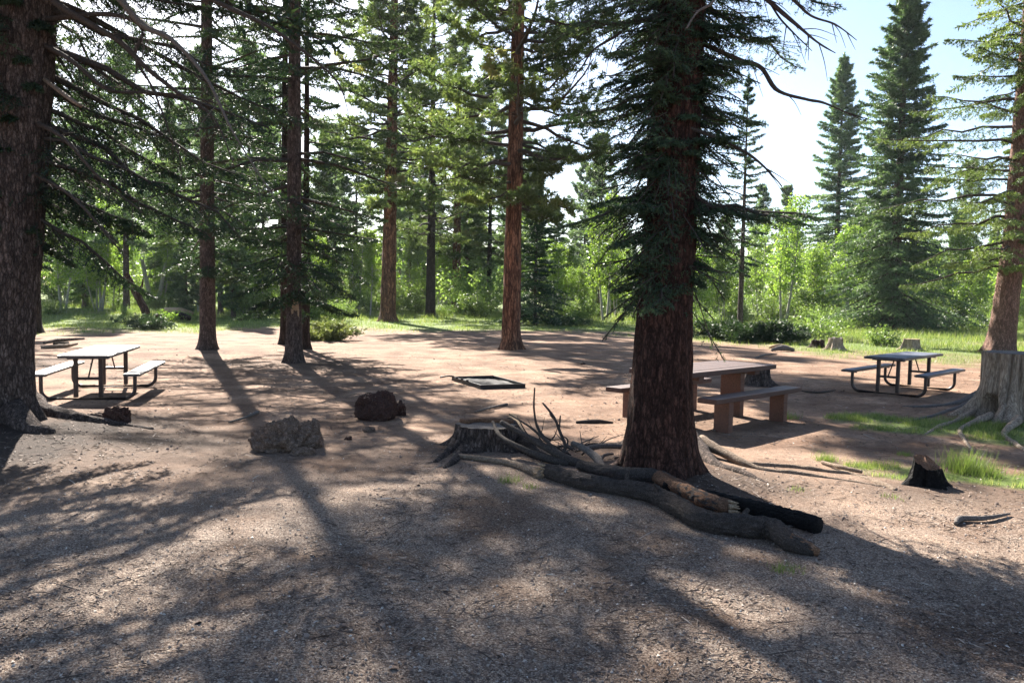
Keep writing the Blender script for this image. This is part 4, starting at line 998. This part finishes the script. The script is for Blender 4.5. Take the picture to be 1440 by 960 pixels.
# burnt stump
s3, so3 = stump(1302, 682, .115, .22, 'small charred black stump with an orange slanted cut, in the grass edge at the right', 'char', 'orange_wood', 921, lobes=4, flare=1.1, fh=.45, tilt=.75, amp=.22, jag=.15, sides=70, rings=40)
for i, (px, py, R0, H, lb, m1, m2) in enumerate([(1175, 492, .26, .42, 'small jagged grey stump in the grass left of the right metal table', 'stump_grey', 'dead_grey'),
        (1150, 489, .22, .30, 'dark low stump left of the small jagged grey stump', 'bark_dark', 'bark_dark'),
        (1281, 492, .28, .42, 'short cut stump showing just above the right metal tabletop', 'stump_grey', 'wood_pale'),
        (1066, 541, .24, .36, 'rough stump behind the right end of the wooden table', 'bark_grey', 'dead_grey'),
        (222, 458, .16, .55, 'short broken stub beside the leaning broken trunk', 'bark_red', 'dead_grey')]):
    stump(px, py, R0, H, lb, m1, m2, 930 + i, lobes=5, flare=.7, fh=.3, jag=.25 if i in (0, 1) else .04, amp=.15, sides=60, rings=34)

# ------------------------------------------------------------------ LOGS, BRANCHES, STICKS
def log_obj(name, spec, rads, mat, label, cat, seed, n=90, sides=20, amp=.16, lift=0.0, ends=None, group=None, freq=8):
    """spec: (px,py[,extra height]) of the centre line on the ground"""
    pts = []; o = None
    for i, s in enumerate(spec):
        r_ = rads[i]; ex = s[2] if len(s) > 2 else 0.0
        x, y = at(s[0], s[1], r_ * .85 + ex + .02); z = gzf(x, y) + r_ * .82 + ex
        pts.append((x, y, z))
    o = pts[0]; base = (o[0], o[1], gzf(o[0], o[1])); r = empty(name, base); tag(r, label, cat, group)
    P = [(p[0] - base[0], p[1] - base[1], p[2] - base[2]) for p in pts]
    V, F = rough_tube(P, rads, int(n * 2.2), sides * 2, amp, freq, seed, ridge=.15); link('log_wood', mesh_np('log_wood', V, F, smooth=True), M[mat], r)
    return r, P
lg, P = log_obj('fallen_log', [(770, 664), (820, 678), (880, 687), (930, 698), (985, 726), (1045, 736), (1085, 740), (1112, 758), (1146, 772)], [.072, .08, .085, .09, .092, .092, .098, .08, .03], 'log_dark', 'longest curved dark log in front, snapped at its left, brown tapering tip at its right', 'log', 1001, n=130, sides=28)
V, F = rough_tube([P[7], ((P[7][0] + P[8][0]) / 2, (P[7][1] + P[8][1]) / 2, (P[7][2] + P[8][2]) / 2 + .01), (P[8][0] + .03, P[8][1] - .01, P[8][2])], [.080, .062, .03], 40, 24, .14, 9, 4, ridge=.12); link('bare_tip', mesh_np('bare_tip', V, F, smooth=True), M['orange_wood'], lg)
for k, (ii, dx, dy, dz, rr_) in enumerate([(2, .02, .04, .16, .022), (3, -.05, -.05, .13, .018), (5, .04, .08, .12, .025), (6, .02, -.12, .07, .02), (1, -.03, -.1, .06, .016)]):
    q = np.array(P[ii]); V, F = rough_tube([q, q + np.array([dx, dy, dz]) * .7, q + np.array([dx * 1.5, dy, dz])], [rr_ * 1.8, rr_, rr_ * .7], 10, 9, .2, 18, k); link('branch_stub', mesh_np('branch_stub', V, F, smooth=True), M['log_dark'], lg)
# splintered break
rg = Rg(77); sp = []
for k in range(16):
    a = rg.u(0, 6.28); q = np.array(P[0]) + np.array([rg.u(-.06, .02), math.cos(a) * .05, math.sin(a) * .05]); sp.append(rough_tube([q, q + np.array([-rg.u(.05, .16), rg.u(-.03, .03), rg.u(-.02, .05)])], [.018, .004], 5, 5, .2, 20, k))
V, F = join(sp); link('splintered_end', mesh_np('splintered_end', V, F), M['wood_pale'], lg)
lg2, P = log_obj('fallen_log', [(638, 641), (690, 648), (728, 656), (762, 668)], [.028, .032, .036, .05], 'wood_bare', 'thin pale barkless limb curving left from the snapped log to the stump', 'log', 1002, n=60, sides=14, amp=.14)
lg3, P = log_obj('fallen_log', [(815, 656), (870, 668), (925, 673), (955, 686), (1000, 704), (1026, 711)], [.062, .068, .066, .066, .075, .06], 'log_dark', 'middle log with peeling orange-brown bark and a pale broken right end', 'log', 1003, n=90, sides=20, lift=.02)
V, F = rough_tube([P[2], P[3], P[4], (P[5][0] + .01, P[5][1], P[5][2])], [.069, .071, .079, .064], 70, 26, .16, 10, 44, ridge=.14); link('peeled_bark', mesh_np('peeled_bark', V, F, smooth=True), M['orange_wood'], lg3)
sp = []
for k in range(22):
    a = rg.u(0, 6.28); rr_ = rg.u(.02, .065); q = np.array(P[5]) + np.array([-.02, math.cos(a) * rr_, math.sin(a) * rr_]); sp.append(rough_tube([q, q + np.array([rg.u(.03, .1), -rg.u(0, .03), rg.u(-.02, .02)])], [.016, .005], 5, 5, .2, 20, k))
V, F = join(sp); link('splintered_end', mesh_np('splintered_end', V, F), M['wood_pale'], lg3)
log_obj('fallen_log', [(935, 684), (1000, 697), (1060, 711), (1105, 722), (1150, 735)], [.045, .055, .07, .074, .076], 'char', 'charred black log at the back of the pile with a cut right end', 'log', 1004, n=70, sides=18, amp=.05)
def dead_branch(label, specs, mat, seed, name='dead_branch', group=None):
    """specs: list of (pts[(px,py,height)], radii) -> thing > main_stem, side_branch..."""
    x0, y0 = at(specs[0][0][0][0], specs[0][0][0][1], specs[0][0][0][2]); r = empty(name, (x0, y0, gzf(x0, y0))); tag(r, label, 'branch', group)
    for k, (pts, rads) in enumerate(specs):
        Q = []
        for (px, py, h, *dy) in pts:
            x, y = at(px, py, h) if not dy else tuple(atY(px, py, dy[0])[:2]); Q.append((x - x0, y - y0, gzf(x, y) + h - gzf(x0, y0)) if not dy else tuple(atY(px, py, dy[0]) - np.array([x0, y0, gzf(x0, y0)])))
        V, F = rough_tube(Q, rads, 40, 9, .2, 14, seed + k); link('main_stem' if k == 0 else 'side_branch', mesh_np('b', V, F, smooth=True), M[mat], r)
    return r
YB1 = 9.15
rq = Rg(555)
for k in range(22):
    px0 = rq.u(735, 868); py0 = float(np.interp(px0, [735, 790, 868], [622, 642, 660])) + rq.u(-10, 3)
    x0_, y0_ = at(px0, py0); b0 = np.array([x0_, y0_, gzf(x0_, y0_) + .02]); L0 = rq.u(.15, .55)
    dd = nrm(np.array([rq.u(-1.2, .9), rq.u(-.6, .5), rq.u(.1, .9)])); m1 = b0 + dd * L0 * .5 + rq.r.normal(0, .04, 3) * L0 * 2; m1[2] = max(m1[2], b0[2]); e1_ = m1 + nrm(dd + rq.r.normal(0, .4, 3)) * L0 * .5; e1_[2] = max(e1_[2], b0[2])
    Q = [tuple(q_ - b0) for q_ in (b0, m1, e1_)]; r_ = rq.u(.006, .013); b0 = tuple(b0)
    V, F = rough_tube(Q, [r_, r_ * .7, r_ * .25], 24, 7, .2, 14, k)
    o = link('dead_twig', mesh_np('dead_twig', V, F, smooth=True), M['dead_grey' if k % 3 == 0 else 'limb']); o.location = b0
    tag(o, 'thin dead twig in the tangle between the low stump and the big spruce trunk', 'twig', 'dead twigs tangled between stump and big spruce')
dead_branch('dead branch leaning on the stump with upright forked twigs, in front of the big spruce', [
    ([(705, 594, .35, 9.55), (735, 610, .25, 9.3), (775, 633, .13, 9.0), (815, 652, .08, 8.8), (868, 664, .05, 8.6)], [.03, .036, .042, .05, .045]),
    ([(752, 545, 0, 9.3), (751, 575, 0, 9.25), (757, 603, 0, 9.2), (778, 630, 0, 9.0)], [.008, .013, .017, .022]),
    ([(716, 582, 0, 9.4), (745, 600, 0, 9.2), (768, 620, 0, 9.05), (790, 640, 0, 8.95)], [.007, .013, .018, .026]),
    ([(763, 566, 0, 9.3), (778, 585, 0, 9.25), (788, 608, 0, 9.2), (795, 628, 0, 9.1), (788, 640, 0, 9.0)], [.008, .014, .016, .018, .02]),
    ([(788, 584, 0, 9.3), (787, 596, 0, 9.25), (786, 606, 0, 9.2)], [.008, .010, .012]),
    ([(772, 575, 0, 9.3), (774, 583, 0, 9.25), (778, 588, 0, 9.25)], [.006, .008, .01]),
    ([(760, 610, 0, 9.15), (775, 618, 0, 9.2), (790, 617, 0, 9.25)], [.010, .007, .004]),
    ([(770, 632, 0, 9.0), (790, 627, 0, 9.1), (806, 632, 0, 9.1)], [.014, .012, .01])], 'limb', 1100)
dead_branch('dark limb propped against the right side of the low stump', [
    ([(693, 593, .3, 9.7), (703, 612, .22, 9.4), (725, 626, .12, 9.15), (765, 643, .06, 8.95), (800, 652, .05, 8.85)], [.02, .026, .034, .04, .03])], 'limb', 1120)
dead_branch('twisted grey root wood standing just left of the big trunk', [
    ([(805, 623, .2, 9.3), (825, 633, .18, 9.1), (840, 645, .1, 8.9), (848, 662, .04, 8.7)], [.03, .04, .05, .055]),
    ([(862, 638, 0, 9.2), (850, 640, 0, 9.1), (842, 650, 0, 8.95)], [.012, .018, .02]),
    ([(826, 630, 0, 9.2), (850, 627, 0, 9.3), (880, 628, 0, 9.4)], [.03, .028, .03])], 'dead_grey', 1130)
for i, (lb, spec, rad_, mt) in enumerate([
    ('short grey stick on the soil between the stump and the fire box', [(668, 579, .02), (690, 573, .03), (713, 568, .02)], [.012, .022, .018], 'dead_grey'),
    ('pale stick on the sunlit soil above the tan boulder', [(322, 594, .02), (345, 587, .03), (362, 580, .02)], [.012, .02, .025], 'dead_grey'),
    ('broken pale stick left of the charred stump', [(1156, 650, .02), (1180, 657, .04), (1212, 664, .03)], [.018, .026, .022], 'wood_bare'),
    ('forked half-buried stick in the shade at the lower right', [(1344, 735, .02), (1352, 728, .03), (1385, 728, .03), (1420, 722, .02)], [.02, .028, .022, .008], 'dead_grey'),
    ('thin dark stick on the soil beyond the right end of the near bench', [(1120, 548, .02), (1150, 551, .02), (1175, 548, .02)], [.012, .02, .01], 'limb'),
    ('low dark root ridge behind the branch pile', [(810, 594, .01), (838, 592, .03), (862, 594, .01)], [.02, .03, .015], 'limb'),
    ('pale twisted stick between the junipers and the wooden table', [(1062, 503, .03), (1075, 499, .05), (1092, 497, .02)], [.02, .035, .015], 'dead_grey')]):
    dead_branch(lb, [(spec, rad_)], mt, 1200 + i, 'stick')
for i, (lb, spec, rad_, mt) in enumerate([
    ('fallen weathered pole on the dark duff beyond the left metal table, nearer one', [(58, 489, .03), (85, 487, .05), (108, 483, .03)], [.05, .07, .04], 'wood_bare'),
    ('fallen weathered pole on the dark duff beyond the left metal table, farther one', [(62, 482, .03), (85, 478, .06), (118, 476, .03)], [.05, .06, .03], 'bark_grey'),
    ('short log chunk lying across the two weathered poles', [(76, 484, .08), (96, 482, .10)], [.06, .05], 'bark_dark'),
    ('bleached fallen timber in the grass right of the leaning broken trunk', [(232, 436, .4), (252, 437, .5), (270, 440, .3)], [.16, .18, .1], 'wood_pale'),
    ('dark fallen timber under the bleached one in the grass', [(236, 443, .2), (255, 444, .3), (268, 447, .2)], [.16, .2, .12], 'bark_dark'),
    ('grey split chunk of wood by the junipers', [(1085, 492, .05), (1100, 489, .12), (1116, 491, .05)], [.05, .1, .05], 'dead_grey'),
    ('pale split chunk of wood just beyond the grey one by the junipers', [(1082, 488, .08), (1095, 486, .15), (1108, 487, .08)], [.04, .07, .04], 'wood_pale')]):
    dead_branch(lb, [(spec, rad_)], mt, 1300 + i, 'wood_piece')
# leaning broken trunks at the left
def lean_trunk(px0, py0, px1, py1, r0, r1, mat, label, dy=0):
    x, y = at(px0, py0); b = np.array([x, y, gzf(x, y)]); t = atY(px1, py1, y + dy) - b
    r = empty('leaning_trunk', tuple(b)); tag(r, label, 'dead tree')
    V, F = rough_tube([(0, 0, -.1), t * .35 + np.array([.05, 0, 0]), t * .7, t], [r0, r0 * .9, r0 * .75, r1], 40, 12, .12, 6, int(px0)); link('trunk', mesh_np('trunk', V, F, smooth=True), M[mat], r)
    q = t * .6; V, F = rough_tube([q, q + np.array([.25, 0, .35]), q + np.array([.35, 0, .8])], [r0 * .4, r0 * .3, r0 * .1], 14, 8, .1, 6, 3); link('branch_stub', mesh_np('branch_stub', V, F, smooth=True), M[mat], r)
lean_trunk(212, 456, 178, 385, .22, .12, 'bark_red', 'reddish broken trunk leaning left out of the low dark shrub')
lean_trunk(213, 436, 200, 365, .19, .12, 'bark_pale', 'bleached dead trunk leaning left beyond the grass, left one of the pale pair')
lean_trunk(219, 436, 234, 366, .17, .10, 'bark_pale', 'bleached dead trunk leaning right beyond the grass, right one of the pale pair')

# ------------------------------------------------------------------ GROUND COVER (stuff)
rg = Rg(4242)
def scatter_front(n, ymin, ymax, hw=.68, pw=1.0):
    """points with density ~ 1/distance^pw in the view wedge"""
    u = rg.u(0, 1, n) ** pw; y = ymin * (ymax / ymin) ** u; x = rg.u(-1, 1, n) * (y * hw + .6)
    return x, y
def chips(n, ymin, ymax, smin, smax, mat, name, dark=False):
    x, y = scatter_front(n, ymin, ymax)
    cl_ = n2(x, y, 1.7, 3, 55); k = rg.u(0, 1, n) < np.where(dark, .3 + 1.2 * cl_ + .8 * duff_shade_mask(x, y), grit_mask(x, y) * (.75 + 1.1 * cl_) + .06); x, y = x[k], y[k]; n = len(x)
    z = gz(x, y); s = rg.u(0, 1, n) ** 3.2 * (smax - smin) * (1 + .3 * (y > 12)) + smin
    a = rg.u(0, 6.28, n); el = rg.u(.45, 1.0, n)
    nz_ = rg.r.normal(0, .35, (n, 3)); nz_[:, 2] = 1; up = nrm(nz_)
    e1 = nrm(np.cross(up, np.stack([np.sin(a), np.cos(a), a * 0], -1))); e2 = np.cross(up, e1)
    c = np.stack([x, y, z + s * .12], -1)
    h = s * rg.u(.25, .6, n)
    Vv = np.stack([c - e1 * s[:, None] * .5 - e2 * (s * el * .3)[:, None], c + e1 * s[:, None] * .45 - e2 * (s * el * .4)[:, None], c + e1 * (s * .3)[:, None] + e2 * (s * el * .5)[:, None],
                   c - e1 * (s * .45)[:, None] + e2 * (s * el * .35)[:, None], c + up * h[:, None]], 1).reshape(-1, 3)
    b = (np.arange(n) * 5)[:, None]
    F = np.concatenate([b + np.array([[0, 1, 4]]), b + np.array([[1, 2, 4]]), b + np.array([[2, 3, 4]]), b + np.array([[3, 0, 4]])])
    T = np.repeat(np.clip(rg.r.normal(.22 if dark else .50, .12 if dark else .2, n), 0, 1), 5)
    o = link(name, mesh_np(name, Vv, [F], T), mat); return o
o = chips(78000, 3.2, 13, .005, .024, M['dry'], 'gravel'); tag(o, 'pale gravel and wood chips strewn over the foreground soil', 'gravel', kind='stuff')
o = chips(13000, 3.2, 34, .010, .045, M['dry'], 'forest_litter', True); tag(o, 'dark bark flakes and cone bits scattered over the soil', 'litter', kind='stuff')

def slivers(n, ymin, ymax):
    x, y = scatter_front(n, ymin, ymax); cl_ = n2(x, y, 1.1, 3, 71); k = rg.u(0, 1, n) < .3 + 1.3 * cl_ + .4 * duff_shade_mask(x, y); x, y = x[k], y[k]; n = len(x)
    l = rg.u(.02, .09, n) * (1 + rg.u(0, 1, n) ** 8 * 3); a = rg.u(0, 6.28, n); d = np.stack([np.cos(a), np.sin(a), rg.r.normal(0, .12, n)], -1); s_ = np.stack([-np.sin(a), np.cos(a), a * 0], -1)
    c = np.stack([x, y, gz(x, y) + .006], -1); w_ = rg.u(.0015, .004, n)[:, None] * (1 + y[:, None] / 9)
    Vv = np.stack([c - d * l[:, None] * .5 - s_ * w_, c - d * l[:, None] * .5 + s_ * w_, c + np.array([0, 0, .006]) + s_ * w_ * .5, c + d * l[:, None] * .5], 1).reshape(-1, 3)
    b = (np.arange(n) * 4)[:, None]; T = np.repeat(np.clip(rg.r.normal(.3, .2, n), 0, 1), 4)
    return link('needle_litter', mesh_np('needle_litter', Vv, [np.concatenate([b + np.array([[0, 1, 2]]), b + np.array([[0, 2, 3]])])], T), M['dry'])
tag(slivers(42000, 3.2, 24), 'fallen needles and twig bits lying over the gravel and soil', 'litter', kind='stuff')
def blades(x, y, h, w_, T, bend=.35):
    n = len(x); z = gz(x, y); a = rg.u(0, 6.28, n); s = np.stack([np.cos(a), np.sin(a), a * 0], -1)
    tip = np.stack([x, y, z + h], -1) + rg.r.normal(0, 1, (n, 3)) * (h * bend)[:, None] * np.array([1, 1, .15]); b = np.stack([x, y, z - .01], -1)
    Vv = np.stack([b - s * w_[:, None] * .5, b + s * w_[:, None] * .5, tip], 1).reshape(-1, 3)
    return Vv, np.repeat(T, 3)
# near grass patches
x = rg.u(3, 10.5, 200000); y = rg.u(8.0, 14.2, 200000); m = grass_mask(x, y); cl = n2(x, y, 3.0, 3, 61)
k = rg.u(0, 1, len(x)) < m * np.clip(.35 + 1.9 * cl, .02, 1); x, y = x[k], y[k]; cl = cl[k]; n = len(x)
A = blades(x, y, rg.u(.03, .085, n) * (1 + .8 * np.clip(cl, 0, 1)), rg.u(.004, .008, n), np.clip(rg.r.normal(.52, .24, n) , 0, 1))
# tufts
TU = [(715, 680, 60, .12, .09), (745, 688, 40, .10, .06), (1163, 648, 130, .12, .11), (1355, 664, 260, .22, .28), (1385, 668, 200, .22, .16), (1103, 802, 60, .12, .06), (1106, 588, 110, .16, .13), (1272, 640, 60, .1, .06), (1120, 690, 30, .1, .05), (1040, 706, 20, .08, .04), (1255, 700, 25, .1, .05)]
vx, vt_ = [A[0]], [A[1]]
for px, py, n, rr_, h in TU:
    cx, cy_ = at(px, py); n = n * 2; q = rg.r.normal(0, rr_ * .5, (n, 2)); a = blades(cx + q[:, 0], cy_ + q[:, 1], rg.u(.5, 1.1, n) * h, np.full(n, .005), np.clip(rg.r.normal(.4, .15, n), 0, 1), .4); vx.append(a[0]); vt_.append(a[1])
V = np.vstack(vx); o = link('short_grass', mesh_np('short_grass', V, [np.arange(len(V)).reshape(-1, 3)], np.concatenate(vt_)), M['grass']); tag(o, 'short bright grass patches round the big stump and by the trodden soil', 'grass', kind='stuff')
# meadow
x, y = scatter_front(230000, 24, 75); m = grass_mask(x, y); cl = n2(x, y, .8, 4, 62)
k = rg.u(0, 1, len(x)) < m * np.clip(.55 + 1.4 * cl, .05, 1); x, y, cl = x[k], y[k], cl[k]; n = len(x); f = y / 30.
tall = np.clip((y - 46) / 10, 0, 1) + np.where(x / y > .33, np.clip((y - 30) / 12, 0, 1), 0)
A = blades(x, y, rg.u(.05, .15, n) * (1 + 1.6 * np.clip(cl, 0, 1) + 1.5 * np.clip(tall, 0, 1)), rg.u(.010, .022, n) * f, np.clip(rg.r.normal(.5, .2, n) + cl * .3, 0, 1))
o = link('meadow_grass', mesh_np('meadow_grass', A[0], [np.arange(len(A[0])).reshape(-1, 3)], A[1]), M['grass']); tag(o, 'sunlit meadow grass between the clearing and the aspens', 'grass', kind='stuff')
# ------------------------------------------------------------------ HAZE
bm = bmesh.new(); box_bm(bm, (0, 110, 16), (460, 400, 36)); hz = bpy.data.materials.new('haze'); hz.use_nodes = True; ht = hz.node_tree
for nn in list(ht.nodes):
    if nn.type == 'BSDF_PRINCIPLED': ht.nodes.remove(nn)
pv = ht.nodes.new('ShaderNodeVolumePrincipled'); pv.inputs['Color'].default_value = (.86, .93, 1, 1); pv.inputs['Density'].default_value = .00016; pv.inputs['Anisotropy'].default_value = .3
ht.links.new(pv.outputs[0], ht.nodes['Material Output'].inputs['Volume'])
ho = bm_obj('haze', bm, hz, None); ho['kind'] = 'stuff'; ho['label'] = 'thin pale haze in the air over the clearing and the wood'
tris = sum(len(m_.loops) - 2 * len(m_.polygons) for m_ in bpy.data.meshes); print('TRIS', tris, 'objs', len(bpy.data.objects), 'aspens', cnt_a)
